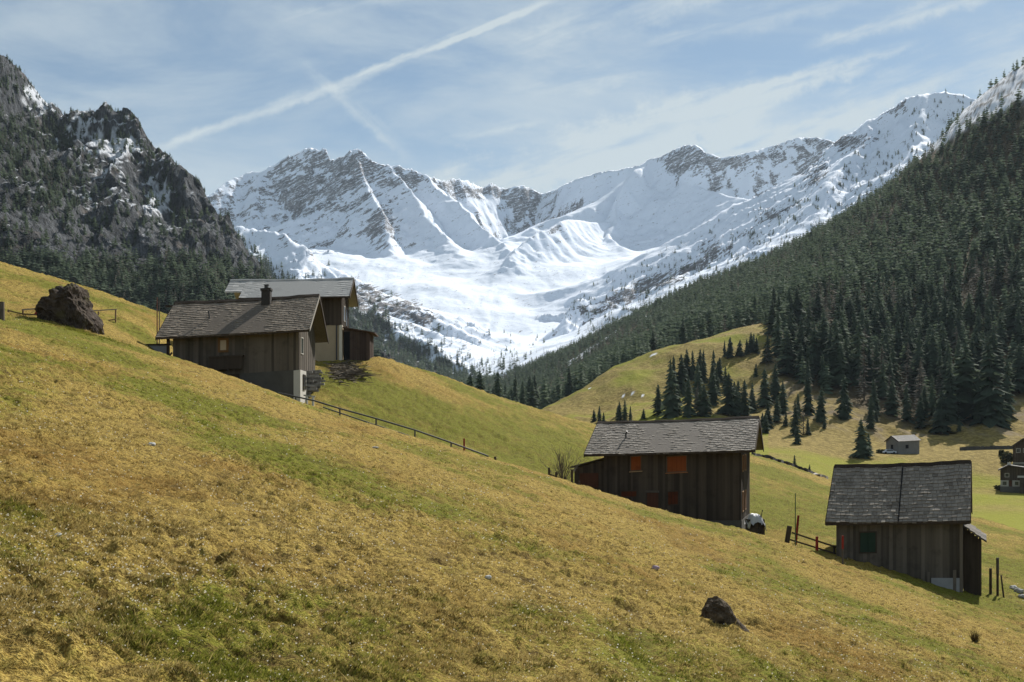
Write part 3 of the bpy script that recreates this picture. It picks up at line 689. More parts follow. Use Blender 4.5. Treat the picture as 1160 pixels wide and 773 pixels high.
# chimney, flue, post
cx, _ = h.loc(302, 330, h.D - .6); 
zc = (HV - 324.5) / F * h.T(cx, h.D - .6, 0).y - h.P.z + h.k * cx
mb = MB(); mb.box(h.T, cx - .32, cx + .32, h.D - .95, h.D - .3, h.zroof(h.D - .95) - .25, zc - .28, .5); mb.box(h.T, cx - .38, cx + .38, h.D - 1.01, h.D - .24, zc - .28, zc - .12, .6)
ch = h.part(mb, 'chimney', M_CHIM)
mb = MB(); mb.box(h.T, cx - .13, cx + .13, h.D - .78, h.D - .48, zc - .12, zc + .15, .5); mb.box(h.T, cx - .17, cx + .17, h.D - .82, h.D - .44, zc + .15, zc + .19, .5); h.part(mb, 'chimney_pot', M_METAL, ch)
fx, fz = h.loc(237, 361, 2.1); zz = h.zroof(2.1)
mb = MB(); mb.tube([h.T(fx,2.1,zz-.1),h.T(fx,2.1,zz+.32),h.T(fx-.05,2.05,zz+.62)], .055, 7); h.part(mb, 'vent_pipe', M_METAL)
px, _ = h.loc(190.5, 390, .5)
mb = MB(); mb.box(h.T, px - .09, px + .09, .42, .6, h.loc(190, 404, .5)[1] - .8, h.zroof(.5) - .14, .3); mb.bar(h.T(px + .3, .4, h.loc(194, 399, .4)[1]), h.T(px - .05, .4, h.loc(188, 404, .4)[1] - .2), .1, tone=.9); h.part(mb, 'corner_post', M_BEAM)
mb = MB(); mb.bar(h.T(-h.L - .7, h.D, h.r - .2), h.T(-h.L + .3, h.D, h.r - .18), .14); h.part(mb, 'ridge_beam', M_BEAM)
# right gable: pale corner strip with a narrow window, upper window, log ends and balcony rail
y0, z1 = h.locg(339, 413, xr + .06); y1, z0 = h.locg(346.5, 449, xr + .06); y1 = min(max(y1, yf + 1.6), yf + 2.4)
mb = MB(); mb.box(h.T, xr + .064, xr + .13, yf - .1, y1, zb, zp - .02); mb.box(h.T, xr - .35, xr + .129, yf - .13, yf - .09, zb, zp - .02); h.part(mb, 'pale_corner_strip', M_WHITE)
h.window_gable(yf + .9, yf + 1.7, zp - 1.35, zp - .35, xr + .13, M_GLASS, M_BEAM)
h.window_gable(yf + .7, yf + 1.5, -1.45, -.35, xr, M_GLASS, M_WHITE)
mb = MB(); yy = yf + 2.8
while yy < yb - .3:
    zz = zp - .02 + .35 * h.rng.random()
    for q in range(5):
        mb.bar(h.T(xr + .05, yy + .12 * h.rng.random(), zz - q * .33), h.T(xr + .35 + .55 * h.rng.random(), yy + .25 * h.rng.random(), zz - q * .33 + .15 * (h.rng.random() - .4)), .1 + .08 * h.rng.random(), tone=h.rng.random())
    yy += .5
h.part(mb, 'protruding_timbers', wood('grey_timber_ends', (.05, .045, .04), (.34, .33, .32)))

# ------------------------------------------------------------ house 2 (behind, pale roof)
h = House('timber_house', 'timber house with pale tiled roof, cream lower wall and plank shed on its right', (395.8, 335.6, 95), -2, (270.5, 337.8), 3.5, 315.8)
yf = .9; xl = h.loc(276, 345, yf)[0]; xr = h.loc(387, 345, yf)[0]; yb = h.W - .9; zb = h.gz - h.P.z - 1.2
zp = h.loc(386, 367.6, yf)[1]
roof = h.roof(M_ROOF2, 9, .42, th=.022, jit=.5, irr=.04)
x2 = h.loc(254.5, 329, 1.2)[0]
hx = MB()
for side in (0, 1):
    ya, yb2 = (1.25, h.D) if side == 0 else (h.W - 1.25, h.D)
    n = 5
    for i in range(n):
        for j in range(3):
            a = ya + (yb2 - ya) * i / n; b_ = ya + (yb2 - ya) * (i + 1) / n - .01; xa = x2 + (-h.L - x2) * j / 3; xb = x2 + (-h.L - x2) * (j + 1) / 3 - .008
            hx.hexa([h.T(xa,a,h.zroof(a)-.1),h.T(xb,a,h.zroof(a)-.1),h.T(xb,b_,h.zroof(b_)-.1),h.T(xa,b_,h.zroof(b_)-.1),h.T(xa,a,h.zroof(a)+.045),h.T(xb,a,h.zroof(a)+.045),h.T(xb,b_,h.zroof(b_)+.015),h.T(xa,b_,h.zroof(b_)+.015)], h.rng.random())
h.part(hx, 'roof_extension', M_ROOF2)
h.ridge(M_ROOF2, .2, .02, parent=roof, x0=x2); h.barge(M_BEAM, .002, roof); h.fascia(M_BEAM, roof)
h.walls(M_WOOD_DARK, xl, xr, yf, yb, zp)
mb = MB(); mb.box(h.T, xl, xr, yf + .04, yb - .04, zb, zp - .004); h.part(mb, 'lower_wall', M_CREAM)
mb = MB(); x0 = h.loc(384.3, 380, yf)[0]; mb.box(h.T, x0, xr + .05, yf - .03, yf + .3, zb, zp - .02); h.part(mb, 'corner_pilaster', plain('pale_quoin', (.6, .55, .45), .12))
mb = MB(); x0 = h.loc(381.3, 380, yf)[0]; x1 = h.loc(382.2, 380, yf)[0]; mb.tube([h.T(x0,yf-.03,zp),h.T(x0,yf-.03,zb)], .06, 6); h.part(mb, 'downpipe', M_METAL)
h.window_gable(yf + 1.2, yf + 2.2, -1.9, -.6, xr, M_GLASS, M_WHITE); h.window_gable(yf + 3.0, yf + 3.9, -2.2, -.6, xr, M_GLASS, M_BEAM, 'door')
mb = MB(); ztp = h.loc(388, 371, yf)[1]; x1 = h.loc(419, 400, yf + .1)[0]; xe = h.loc(424.5, 376.5, yf - .2)[0]; zte = h.loc(424.5, 377, yf - .2)[1]; zbs = h.loc(400, 411, yf)[1] - .6
x = xr + .15
while x < x1:
    w = .2 * (.8 + .4 * h.rng.random()); xb = min(x + w, x1); t = (x - xr) / (xe - xr)
    mb.box(h.T, x, xb - .01, yf + .1 - .03 * h.rng.random(), yf + .25, zbs, ztp + (zte - ztp) * t - .1, h.rng.random()); x = xb
h.boards_gable(mb, x1, yf + .25, yf + 3.2, zbs, ztop=lambda yy: zte - .05)
sh = h.part(mb, 'shed', wood('red_brown_shed_boards', (.040, .028, .022), (.10, .07, .055)))
mb = MB(); mb.hexa([h.T(xr+.1,yf-.25,ztp-.04),h.T(xe,yf-.25,zte-.04),h.T(xe,yf+3.5,zte-.04),h.T(xr+.1,yf+3.5,ztp-.04),h.T(xr+.1,yf-.25,ztp+.06),h.T(xe,yf-.25,zte+.06),h.T(xe,yf+3.5,zte+.06),h.T(xr+.1,yf+3.5,ztp+.06)], .4)
h.part(mb, 'shed_roof', wood('rusty_edge', (.05, .03, .02), (.13, .08, .06)), sh)
mb = MB(); xd = xr + .18; mb.box(h.T, xd, xd + .55, yf + .04, yf + .1 - .035, zbs + .6, ztp - .4, .3); h.part(mb, 'shed_door', M_DARK, sh)

# ------------------------------------------------------------ house 3 (middle, orange shutters)
h = House('timber_house', 'dark brown timber house with bright orange shutters, in the middle of the slope', (854.8, 510, 72), 17, (662, 515), 4.5, 473.2)
yf = .8; xl = h.loc(684, 530, yf)[0]; xr = h.loc(839.5, 530, yf)[0]; yb = h.W - .8; zb = h.gz - h.P.z - 1.2
zp = h.loc(839, 589, yf)[1]
roof = h.roof(M_ROOF3, 19, .23, jit=.75)
h.ridge(M_BEAM, .2, .04, parent=roof); h.barge(M_BEAM, .002, roof); h.barge(M_BEAM, -h.L - .052, roof); h.fascia(M_BEAM, roof)
h.walls(M_WOOD_DARK, xl, xr, yf, yb, zp)
mb = MB(); mb.box(h.T, xl, xr + .05, yf - .07, yb + .05, zb, zp - .004); h.part(mb, 'plinth', M_PLINTH)
def pxwin(u0, v0, u1, v1, **k):
    x0, z1 = h.loc(u0, v0, yf); x1, z0 = h.loc(u1, v1, yf); return h.window_front(x0, x1, z0, z1, yf, **k)
pxwin(715, 516.5, 726, 531.5, pane=M_ORANGE, frame=M_FRAME, kind='shutter', sill=plain('pale_sill', (.45, .30, .16), .2), bars=1)
pxwin(756, 516, 777.5, 532.5, pane=M_ORANGE, frame=M_FRAME, kind='shutter', sill=plain('ochre_sill', (.35, .14, .05), .2), bars=2, label='wide double orange shutter')
M_ORANGE_DULL = wood('dull_orange_shutter', (.055, .017, .009), (.14, .038, .014), 9.)  # darker, browner version of the shutter orange
pxwin(757, 556, 768, 570, pane=M_ORANGE_DULL, frame=M_BEAM, kind='shutter', bars=3)
pxwin(704, 556, 721, 561.5, pane=M_ORANGE_DULL, frame=M_BEAM, kind='shutter', bars=3, label='low dull red shutter near the ground')
pxwin(733, 557, 746, 580, pane=M_BROWNDOOR, frame=M_BEAM, kind='door', sill=None)
x0, z1 = h.loc(732, 554.5, yf); x1, z0 = h.loc(747, 556.5, yf); mb = MB(); mb.box(h.T, x0, x1, yf - .2, yf - .095, z0, z1); h.part(mb, 'lintel', M_POST)
for (ya, yb_, za, zb_) in ((yf+.6, yf+1.5, -1.4, -.35), (yf+2.6, yf+3.5, -1.4, -.35), (yf+.6, yf+1.5, -4.2, -2.9), (yf+2.6, yf+3.6, -4.2, -2.9)):
    h.window_gable(ya, yb_, za, zb_, xr, M_ORANGE_DULL, wood('ochre_frame', (.16, .09, .04), (.32, .2, .1)), 'shutter')
fx, fz = h.loc(709, 498, 2.2); zz = h.zroof(2.2)
mb = MB(); mb.tube([h.T(fx,2.2,zz-.1),h.T(fx,2.2,zz+.35),h.T(fx+.1,2.1,zz+.55)], .06, 7); h.part(mb, 'vent_pipe', M_METAL)
# lean-to at the left
ye = yf + .4; xa, zl = h.loc(648.5, 529, ye); _, zr = h.loc(683, 518.5, ye)
mb = MB(); x = xa + .15
while x < xl - .02:
    xb = min(x + .2, xl - .02); t = (x - xa) / (xl - xa); mb.box(h.T, x, xb - .001, ye - .03 * h.rng.random(), ye + .12, zb, zl + (zr - zl) * t - .12, h.rng.random()); x = xb
h.boards_gable(mb, xa + .15, ye + .12, ye + 3.4, zb, out=-1, ztop=lambda yy: zl - .1)
lt = h.part(mb, 'lean_to', M_WOOD_DARK)
mb = MB(); mb.hexa([h.T(xa-.1,ye-.35,zl-.1),h.T(xl-.02,ye-.35,zr-.1),h.T(xl-.02,ye+3.6,zr-.1),h.T(xa-.1,ye+3.6,zl-.1),h.T(xa-.1,ye-.35,zl),h.T(xl-.02,ye-.35,zr),h.T(xl-.02,ye+3.6,zr),h.T(xa-.1,ye+3.6,zl)], .4); h.part(mb, 'lean_to_roof', M_BEAM, lt)
x0, z1 = h.loc(657, 536, ye); x1, z0 = h.loc(678, 552, ye); mb = MB(); mb.box(h.T, x0, x1, ye - .07, ye - .035, z0, z1); h.part(mb, 'lean_to_door', M_BROWNDOOR, lt)
H3 = h
# ------------------------------------------------------------ barn (right)
h = House('barn', 'weathered grey plank barn with a dark line splitting its shingle roof, green shutter', (1099, 590, 62), 24, (935.6, 592), 4.2, 523.6, cat='barn')
yf = .5; xl = h.loc(947.5, 600, yf)[0]; xr = h.loc(1090, 600, yf)[0]; yb = h.W - .5; zb = h.gz - h.P.z - 1.2
xs = h.loc(1017.5, 590, 0)[0]
r1 = h.roof(M_ROOF4, 17, .27, x0=-h.L, x1=xs - .035, jit=.8); r2 = h.roof(M_ROOF4, 17, .27, x0=xs + .035, x1=0, jit=.8)
r1['label'] = 'left half of the shingle roof'; r2['label'] = 'right half of the shingle roof'
mb = MB(); mb.hexa([h.T(xs-.034,.02,-.09),h.T(xs+.034,.02,-.09),h.T(xs+.034,h.D,h.r-.09),h.T(xs-.034,h.D,h.r-.09),h.T(xs-.034,.02,.13),h.T(xs+.034,.02,.13),h.T(xs+.034,h.D,h.r+.13),h.T(xs-.034,h.D,h.r+.13)], 0); h.part(mb, 'roof_joint', M_DARK)
h.ridge(M_BEAM, .2, .04, parent=r2); h.barge(M_BEAM, .002, r2, h=.16); h.barge(M_BEAM, -h.L - .052, r1, h=.16); h.fascia(M_BEAM, r1, h=.2)
h.walls(M_WOOD_BARN, xl, xr, yf, yb, zb)
def pxw(u0, v0, u1, v1, y): x0, z1 = h.loc(u0, v0, y); x1, z0 = h.loc(u1, v1, y); return x0, x1, z0, z1
x0, x1, z0, z1 = pxw(974.5, 602, 992, 624, yf); h.window_front(x0, x1, z0, z1, yf, M_GREEN, M_BEAM, 'shutter', bars=2)
x0, x1, z0, z1 = pxw(1055, 654, 1089, 666, yf); mb = MB(); mb.box(h.T, x0, x1, yf - .16, yf - .045, z0 - .3, z1); h.part(mb, 'pale_base_board', plain('pale_concrete', (.27, .27, .27), .25, 2))
for u in (1081.5, 1089): 
    x0 = h.loc(u, 640, yf)[0]; mb = MB(); mb.box(h.T, x0 - .09, x0 + .09, yf - .17, yf - .05, zb, -.15 if u > 1085 else h.loc(u, 645, yf)[1], .9); h.part(mb, 'corner_post', M_POST)
x0 = h.loc(1052, 650, yf)[0]; mb = MB(); mb.box(h.T, x0 - .07, x0 + .07, yf - .2, yf - .05, zb, h.loc(1052, 647, yf)[1], .9); h.part(mb, 'short_post', M_POST)
ye = yf + .9; _, zr = h.loc(1090, 595, ye); xa, zl = h.loc(1113.5, 613, ye)
mb = MB(); x = xr + .06
while x < xa - .12:
    xb = min(x + .2, xa - .12); t = (x - xr) / (xa - xr); mb.box(h.T, x, xb - .001, ye - .03 * h.rng.random(), ye + .12, zb, zr + (zl - zr) * t - .1, h.rng.random()); x = xb
h.boards_gable(mb, xa - .12, ye + .12, ye + 4.2, zb, ztop=lambda yy: zl - .08)
lt = h.part(mb, 'lean_to', M_WOOD_DARK)
mb = MB(); 
for i in range(9):
    a = ye - .3 + 4.8 * i / 9; b_ = ye - .3 + 4.8 * (i + 1) / 9 - .01
    for j in range(4):
        t0, t1 = j / 4, (j + 1) / 4; xq0, xq1 = xr + .06 + (xa + .1 - xr) * t0, xr + .06 + (xa + .1 - xr) * t1 + .04; zq0, zq1 = zr + (zl - zr) * t0, zr + (zl - zr) * t1
        mb.hexa([h.T(xq0,a,zq0-.09),h.T(xq1,a,zq1-.09),h.T(xq1,b_,zq1-.09),h.T(xq0,b_,zq0-.09),h.T(xq0,a,zq0),h.T(xq1,a,zq1+.03),h.T(xq1,b_,zq1+.03),h.T(xq0,b_,zq0)], h.rng.random())
h.part(mb, 'lean_to_roof', shingle('dark_old_shingle', (.05, .043, .035), (.16, .14, .115)), lt)
H4 = h
# ------------------------------------------------------------ far hut and the two chalets at the right edge
h = House('stone_hut', 'small grey stone hut with a pale roof below the spruce forest', (1043.5, 498.8, 318), -18, (1017.5, 500.2), 3.2, 492.6, cat='hut')
roof = h.roof(shingle('pale_hut_roof', (.24, .22, .20), (.42, .39, .36)), 5, .6, jit=.4); h.barge(M_BEAM, -h.L - .05, roof)
xl, xr, yf, yb = -h.L + .35, -.35, .35, h.W - .35; zb = h.gz - h.P.z - 1.5
mb = MB(); mb.box(h.T, xl, xr, yf, yb, zb, h.zroof(yf) - .12)
for x in (xl, xr - .2): mb.prism([(yf, h.zroof(yf) - .12), (yb, h.zroof(yb) - .12), (h.D, h.r - .2)], lambda a, b_, c: h.T(b_, a, c), x, x + .2)
h.part(mb, 'wall', plain('hut_stone', (.17, .165, .16), .35, .9, bump=.3))
x0, z1 = h.loc(1026, 504, yf); h.window_front(x0, x0 + .9, z1 - 1.0, z1, yf, M_DARK, M_BEAM)
mb = MB(); yy = h.D - .5; mb.box(h.T, xl - .06, xl - .01, yy, yy + 1.1, zb, -1.0); h.part(mb, 'door', M_DARK)

M_CHALETWHITE = plain('chalet_render', (.38, .37, .34), .12, 1.2); M_STONEBASE = plain('stone_base', (.10, .095, .085), .35, 1.2)
def chalet(label, P, phi, L, D, rise, low, wallh, dark, winrow, nwin=3):
    h = House.__new__(House); u, v, Y = P
    h.P = pos(u, v, Y); ph = math.radians(phi); h.ex = Vector((math.cos(ph), -math.sin(ph), 0)); h.ey = Vector((math.sin(ph), math.cos(ph), 0))
    h.L, h.D, h.W, h.r, h.k = L, D, 2 * D, rise, 0; h.rng = random.Random(int(u))
    mid = h.P - L / 2 * h.ex + D * h.ey; h.gz = h.P.z - wallh; h.base = Vector((mid.x, mid.y, h.gz)); h.o = thing('chalet', label, 'chalet', h.base)
    roof = h.roof(shingle('chalet_roof', (.16, .15, .14), (.34, .32, .30)), 7, .5, jit=.5); h.barge(M_BEAM, -L - .05, roof); h.barge(M_BEAM, .002, roof)
    o = .55; h.walls(dark, -L + o, -o, o, h.W - o, -wallh + low)
    mb = MB(); mb.box(h.T, -L + o, -o, o + .02, h.W - o - .02, -wallh - 1.5, -wallh + low - .004); h.part(mb, 'plinth', M_WHITE)
    return h, o, roof
# gable faces the camera: its ridge runs away from us, so the house's local y runs along the picture
def gable_front(label, uL, vE, uR, uP, vP, Y, depth, low, wallh, dark, shutters):
    """roof ridge along the line of sight, eaves at uL and uR"""
    D = (uP - uL) / F * Y; Dr = (uR - uP) / F * Y
    P = (uL, vE, Y)
    h = House.__new__(House); h.P = pos(*P); ph = math.radians(-80)
    al = math.radians(25.5); h.ex = Vector((-math.sin(al), -math.cos(al), 0)); h.ey = Vector((math.cos(al), -math.sin(al), 0))
    h.D, h.W, h.L, h.k = D, D + Dr, depth, 0; h.r = (HV - vP) / F * Y - h.P.z; h.rng = random.Random(int(uL))
    mid = h.P - depth / 2 * h.ex + h.W / 2 * h.ey; h.gz = h.P.z - wallh; h.base = Vector((mid.x, mid.y, h.gz)); h.o = thing('chalet', label, 'chalet', h.base)
    roof = h.roof(shingle('chalet_roof', (.20, .19, .18), (.40, .38, .36)), 7, .5, jit=.5); h.barge(M_BEAM, .002, roof, h=.25); h.barge(M_BEAM, -depth - .05, roof)
    o = .5; h.walls(dark, -depth + o, -.9, o, h.W - o, -wallh + low)
    mb = MB(); mb.box(h.T, -depth + o, -.9, o, h.W - o, -wallh - 2, -wallh + low - .004); h.part(mb, 'lower_wall', M_CHALETWHITE)
    mb = MB(); mb.box(h.T, -depth + o, -.8, o - .1, h.W - o + .1, -wallh - 2.2, -wallh + .45); h.part(mb, 'plinth', M_STONEBASE)
    for (y0, y1, z0, z1, kind) in shutters: h.window_gable(y0, y1, -wallh + z0, -wallh + z1, -.9, M_GLASS if kind == 'window' else M_BROWNDOOR, M_CHALETWHITE if kind == 'window' else M_BEAM, kind, fw=.12)
    return h, roof
h, roof = gable_front('chalet with white ground floor and grey roof at the right edge, below another chalet', 1130.8, 532.5, 1178, 1141, 527, 268, 8.5, 2.0, 4.6, M_WOOD_DARK,
    [(1.0, 1.9, .8, 1.7, 'window'), (2.5, 3.1, .2, 1.9, 'door'), (3.8, 4.6, .8, 1.7, 'window'), (1.6, 2.4, 2.9, 3.7, 'window')])
mb = MB(); mb.bar(h.T(-.3, 4.4, -4.2 + 2.55), h.T(-.3, 7.2, -4.2 + 2.55), .12, .5); mb.bar(h.T(-.9, 4.4, -4.2 + 2.3), h.T(-.2, 4.4, -4.2 + 2.3), .1); mb.bar(h.T(-.9, 7.2, -4.2 + 2.3), h.T(-.2, 7.2, -4.2 + 2.3), .1); h.part(mb, 'balcony', M_WHITE)
mb = MB(); h.boards_gable(mb, 1.2, 4.9, h.W - .3, -7.0, ztop=lambda yy: -2.2 + .0 * yy); mb.box(h.T, -.85, 1.0, 4.95, h.W - .35, -7.0, -2.25, .3); h.part(mb, 'annex', M_WOOD_DARK)
mb = MB(); mb.box(h.T, -3.2, -2.5, h.D - .2, h.D + .6, h.r - .3, h.r + .7); h.part(mb, 'chimney', M_WHITE)
h, roof = gable_front('dark upper chalet at the right edge with a steep gable, beside the stone wall', 1145.3, 506, 1171, 1158, 496.5, 300, 9, .7, 5.2, M_WOOD_DARK,
    [(1.4, 2.3, 3.6, 4.6, 'window'), (3.2, 4.1, 3.6, 4.6, 'window')])
# ================================================================== TREES
def spruce_mesh(layers, blades, seed, thin=1.0, larch=False):
    r = random.Random(seed); V = []; Fc = []
    lean = [(r.random() - .5) * .03 for _ in range(2)]
    sect = [1 + .28 * (r.random() - .5) for _ in range(12)]
    for i in range(layers):
        t = i / (layers - 1); h = .10 + .88 * t ** .92
        rad = (.20 * (1 - t) ** .68 + .008) * (1 + .22 * (r.random() - .5)) * thin
        nb = max(4, int(blades * (1 - .45 * t))); off = r.random() * 6.28
        for k in range(nb):
            if r.random() < (.32 if larch else .17): continue
            a = off + 2 * math.pi * (k + .55 * (r.random() - .5)) / nb
            R = rad * sect[int((a % 6.2832) / 6.2832 * 12) % 12] * (.5 + .72 * r.random())
            w = (1.35 if not larch else .55) * math.pi * R / nb * (.8 + .4 * r.random())
            droop = R * ((.55 - .25 * t) if not larch else .05) * (.7 + .6 * r.random()); up = .020 + .02 * r.random()
            hh = h + (r.random() - .5) * .03; ca, sa = math.cos(a), math.sin(a)
            cx, cy = lean[0] * t, lean[1] * t
            b = len(V)
            V += [(cx, cy, hh + up), (cx + ca*R*.6 - sa*w, cy + sa*R*.6 + ca*w, hh - droop*.55 - .012), (cx + ca*R, cy + sa*R, hh - droop), (cx + ca*R*.6 + sa*w, cy + sa*R*.6 - ca*w, hh - droop*.55 - .012)]
            Fc.append((b, b+1, b+2, b+3))
    b = len(V); 
    V += [(lean[0]-.006, lean[1], .93), (lean[0]+.006, lean[1], .93), (lean[0], lean[1]+.006, .93), (lean[0], lean[1], 1.02)]
    Fc += [(b, b+1, b+3, b+3), (b+1, b+2, b+3, b+3), (b+2, b, b+3, b+3)]
    return np.array(V), np.array(Fc)
def fixq(f):      # collapse the degenerate quads
    q = f.copy(); bad = q[:, 2] == q[:, 3]; q[bad, 3] = q[bad, 2]; return f[~bad]
def foliage(name, c0, c1, shade):
    m = NM(name, .9, .1); p = m.pos()
    oi = m.n('ShaderNodeObjectInfo').outputs['Random']
    t = m.math('ADD', m.math('MULTIPLY', oi, .55), m.attr('tone'))
    n = m.noise(p, .55, 3, .6); n2 = m.noise(p, .02, 3, .6)
    t = m.math('ADD', m.math('MULTIPLY', t, .7), m.math('MULTIPLY', m.math('ADD', n, n2), .35))
    c = m.mix(m.ramp(t, .2, 1.0, smooth=False), c0, c1)
    m.col(c)
    tr = m.n('ShaderNodeBsdfTranslucent'); m.L(c, tr.inputs['Color'])
    ms = m.n('ShaderNodeMixShader'); ms.inputs[0].default_value = shade; m.L(m.b.outputs[0], ms.inputs[1]); m.L(tr.outputs[0], ms.inputs[2]); m.L(ms.outputs[0], m.out.inputs['Surface'])
    return m.m
M_SPRUCE = foliage('spruce_needles', (.032, .047, .034), (.112, .148, .092), .30)
M_LARCH = foliage('bare_larch_twigs', (.070, .066, .052), (.165, .152, .122), .15)
M_BARK = plain('spruce_bark', (.075, .058, .045), .35, 4)

def elev_max(T, cum=True):
    return np.maximum.accumulate(T.Z / T.Ys[:, None], 0)
CUMB = elev_max(TB); MAXA = (TA.Z / TA.Ys[:, None]).max(0); CUMC = elev_max(TC); CUMD = elev_max(TD)
MAXC = (TC.Z / TC.Ys[:, None]).max(0); MAXB = (TB.Z / TB.Ys[:, None]).max(0)
def cum_at(T, CU_, u, Y):
    i = np.clip(np.searchsorted(T.Ys, Y) - 1, 0, len(T.Ys) - 1); j = np.clip(np.searchsorted(T.us, u), 0, len(T.us) - 1)
    return CU_[i, j]
def hits(T, CUMx, u, v):
    """depth of the first terrain point along each sight line"""
    j = np.clip(np.searchsorted(T.us, u), 0, len(T.us) - 1); e = (HV - v) / F; out = np.zeros(len(u))
    for jj in np.unique(j):
        k = j == jj; idx = np.searchsorted(CUMx[:, jj], e[k]); out[k] = np.where(idx < len(T.Ys), T.Ys[np.clip(idx, 0, len(T.Ys) - 1)], -1)
    return out

# --- candidate positions on the valley side
pts = []
for (y0, y1, cell) in ((255, 640, 6.6), (640, 900, 6.2), (900, 1800, 6.4)):
    gx, gy = np.meshgrid(np.arange(-160, 1150, cell), np.arange(y0, y1, cell))
    gx = gx + RNG.uniform(-.5, .5, gx.shape) * cell; gy = gy + RNG.uniform(-.5, .5, gy.shape) * cell
    pts.append(np.stack([gx.ravel(), gy.ravel()], 1))
pts = np.concatenate(pts); px_, py_ = pts[:, 0], pts[:, 1]; pu = CU + F * px_ / py_
k = (pu > 470) & (pu < 1330); px_, py_, pu = px_[k], py_[k], pu[k]
dE = py_ - forest_edge(pu) + 34 * fbm(px_ / 45, py_ / 45, 3)
prob = sstep(-18, 30, dE)
gap = fbm(px_ / 60 + 5, py_ / 110, 3)
prob = prob * (1 - .75 * sstep(.22, .45, gap) * (py_ < 560))
top = np.interp(pu, [420, 980, 1040, 1060, 1095, 1160, 1500], [9e3, 9e3, 1030, 975, 915, 875, 790]) + 16 * fbm(px_ / 20, py_ / 20, 2)
prob = prob * (1 - .93 * sstep(-14, 6, py_ - top))
for (u, Yc, wu, wy) in [(658, 1250, 26, 55), (735, 1230, 10, 40), (690, 1270, 12, 30), (953, 690, 7, 14), (865, 620, 9, 20), (935, 520, 10, 30)]:
    prob = prob * (1 - np.exp(-((pu - u) / wu)**2 - ((py_ - Yc) / wy)**2))
k = RNG.random(len(pu)) < prob * np.where((py_ > 530) & (py_ < 950), .95, .80)
px_, py_, pu = px_[k], py_[k], pu[k]
pz_ = TB.z(px_, py_)
hh = np.interp(py_, [250, 420, 560, 800, 1000, 1500], [19, 18.5, 15.5, 12.5, 10.5, 11.0]) * RNG.uniform(.48, 1.32, len(px_))
lar = (fbm(px_ / 70 - 3, py_ / 90 + 8, 3) + .35 * (RNG.random(len(px_)) - .5) + .10 * sstep(800, 1000, py_)) > .35
e = (pz_ + hh) / py_
vis = (e > cum_at(TB, CUMB, pu, py_ - 4) + .0005)
ja = np.clip(np.searchsorted(TA.us, pu), 0, len(TA.us) - 1); visA = e > MAXA[ja] - .003
k = vis & visA
px_, py_, pu, pz_, hh, lar = px_[k], py_[k], pu[k], pz_[k], hh[k], lar[k]
# hand-placed trees of the lower edge and the knoll: (u, v of the foot, height px, larch)
HAND = [(760,473,67,0,'tall dark spruce at the lower left corner of the cluster on the knoll meadow'),(772,446,46,0,None),(785,431,35,0,None),(797,433,38,0,None),(808,433,38,0,None),(815,434,30,0,None),
 (790,450,40,0,None),(780,472,46,0,None),(798,472,38,0,None),(768,470,38,0,None),(825,471,50,0,'pointed spruce standing right of the knoll cluster, above the orange-shuttered house'),(843,471,42,0,None),(852,468,36,0,None),(835,472,34,0,None),
 (827,406,25,0,None),(838,404,20,0,None),(851,399,23,0,'spruce at the top right end of the knoll meadow near the forest'),(846,402,19,0,None),
 (673,478,15,0,None),(679,479,20,0,None),(702,477,23,0,None),(708,477,25,0,None),(714,477,18,0,None),(729,475,13,0,'smallest bushy spruce just above the ridge of the orange-shuttered house'),
 (901,494,42,0,'slim spruce alone on the gullied slope left of the forest'),(900,534,20,0,'low bushy spruce on the green field edge between the two roofs'),(917,537,12,0,'tiny spruce on the field edge beside the pale road'),
 (976,519,46,0,'spruce standing left of the small stone hut with a shadow at its foot'),(984,516,26,0,None),(1121,479,99,0,'tallest spruce of the forest edge, right of the stone hut'),(1093,474,88,0,None),(1056,473,50,0,None),(1076,478,68,0,None),
 (1027,478,45,0,None),(956,472,50,0,None),(1108,480,60,0,None),(1140,474,70,0,None),(930,478,42,0,None),(915,470,48,0,None),(1043,486,40,0,None),(1066,492,52,0,'spruce right behind the small stone hut'),(990,470,44,0,None),
 (866,462,46,0,None),(878,455,44,0,None),(887,470,40,0,None),(1010,470,40,0,None),(1000,452,46,0,None)]
for (cu_, cv_, su_, sv_, n_c, hp_) in ((795,440,22,10,16,32),(785,466,20,6,12,34),(835,462,14,7,9,32),(838,402,13,4,7,19),(905,478,26,10,12,34),(860,430,8,18,9,32),(960,485,24,8,7,26),(875,480,18,8,8,28),(1000,478,26,7,9,34),(705,474,14,3,5,16),(1125,486,22,5,6,34)):
    for q in range(max(3, int(n_c * .62))):
        HAND.append((cu_ + RNG.normal() * su_, cv_ + RNG.normal() * sv_, hp_ * RNG.uniform(.45, 1.15), int(RNG.random() < .16), None))
individuals = []
for (u, v, hp, lr, lab) in HAND:
    Y = TB.hit(u, v, 200, 760); x = (u - CU) / F * Y
    individuals.append((x, Y, float(TB.z(x, Y)), hp / F * Y, lr, lab))
okk = np.ones(len(px_), bool)
for (x, Y, z, h_, _, _) in individuals: okk &= (np.hypot(px_ - x, py_ - Y) > 3.5)
px_, py_, pu, pz_, hh, lar = px_[okk], py_[okk], pu[okk], pz_[okk], hh[okk], lar[okk]
inframe = (pu > 4) & (pu < 1156)
size = np.where(inframe, hh / py_, 0)
NIND = 300 - len(individuals)
order = np.argsort(-size); pick = order[:NIND]
rest = np.ones(len(px_), bool); rest[pick] = False
for i in pick: individuals.append((px_[i], py_[i], pz_[i], hh[i], int(lar[i]), None))

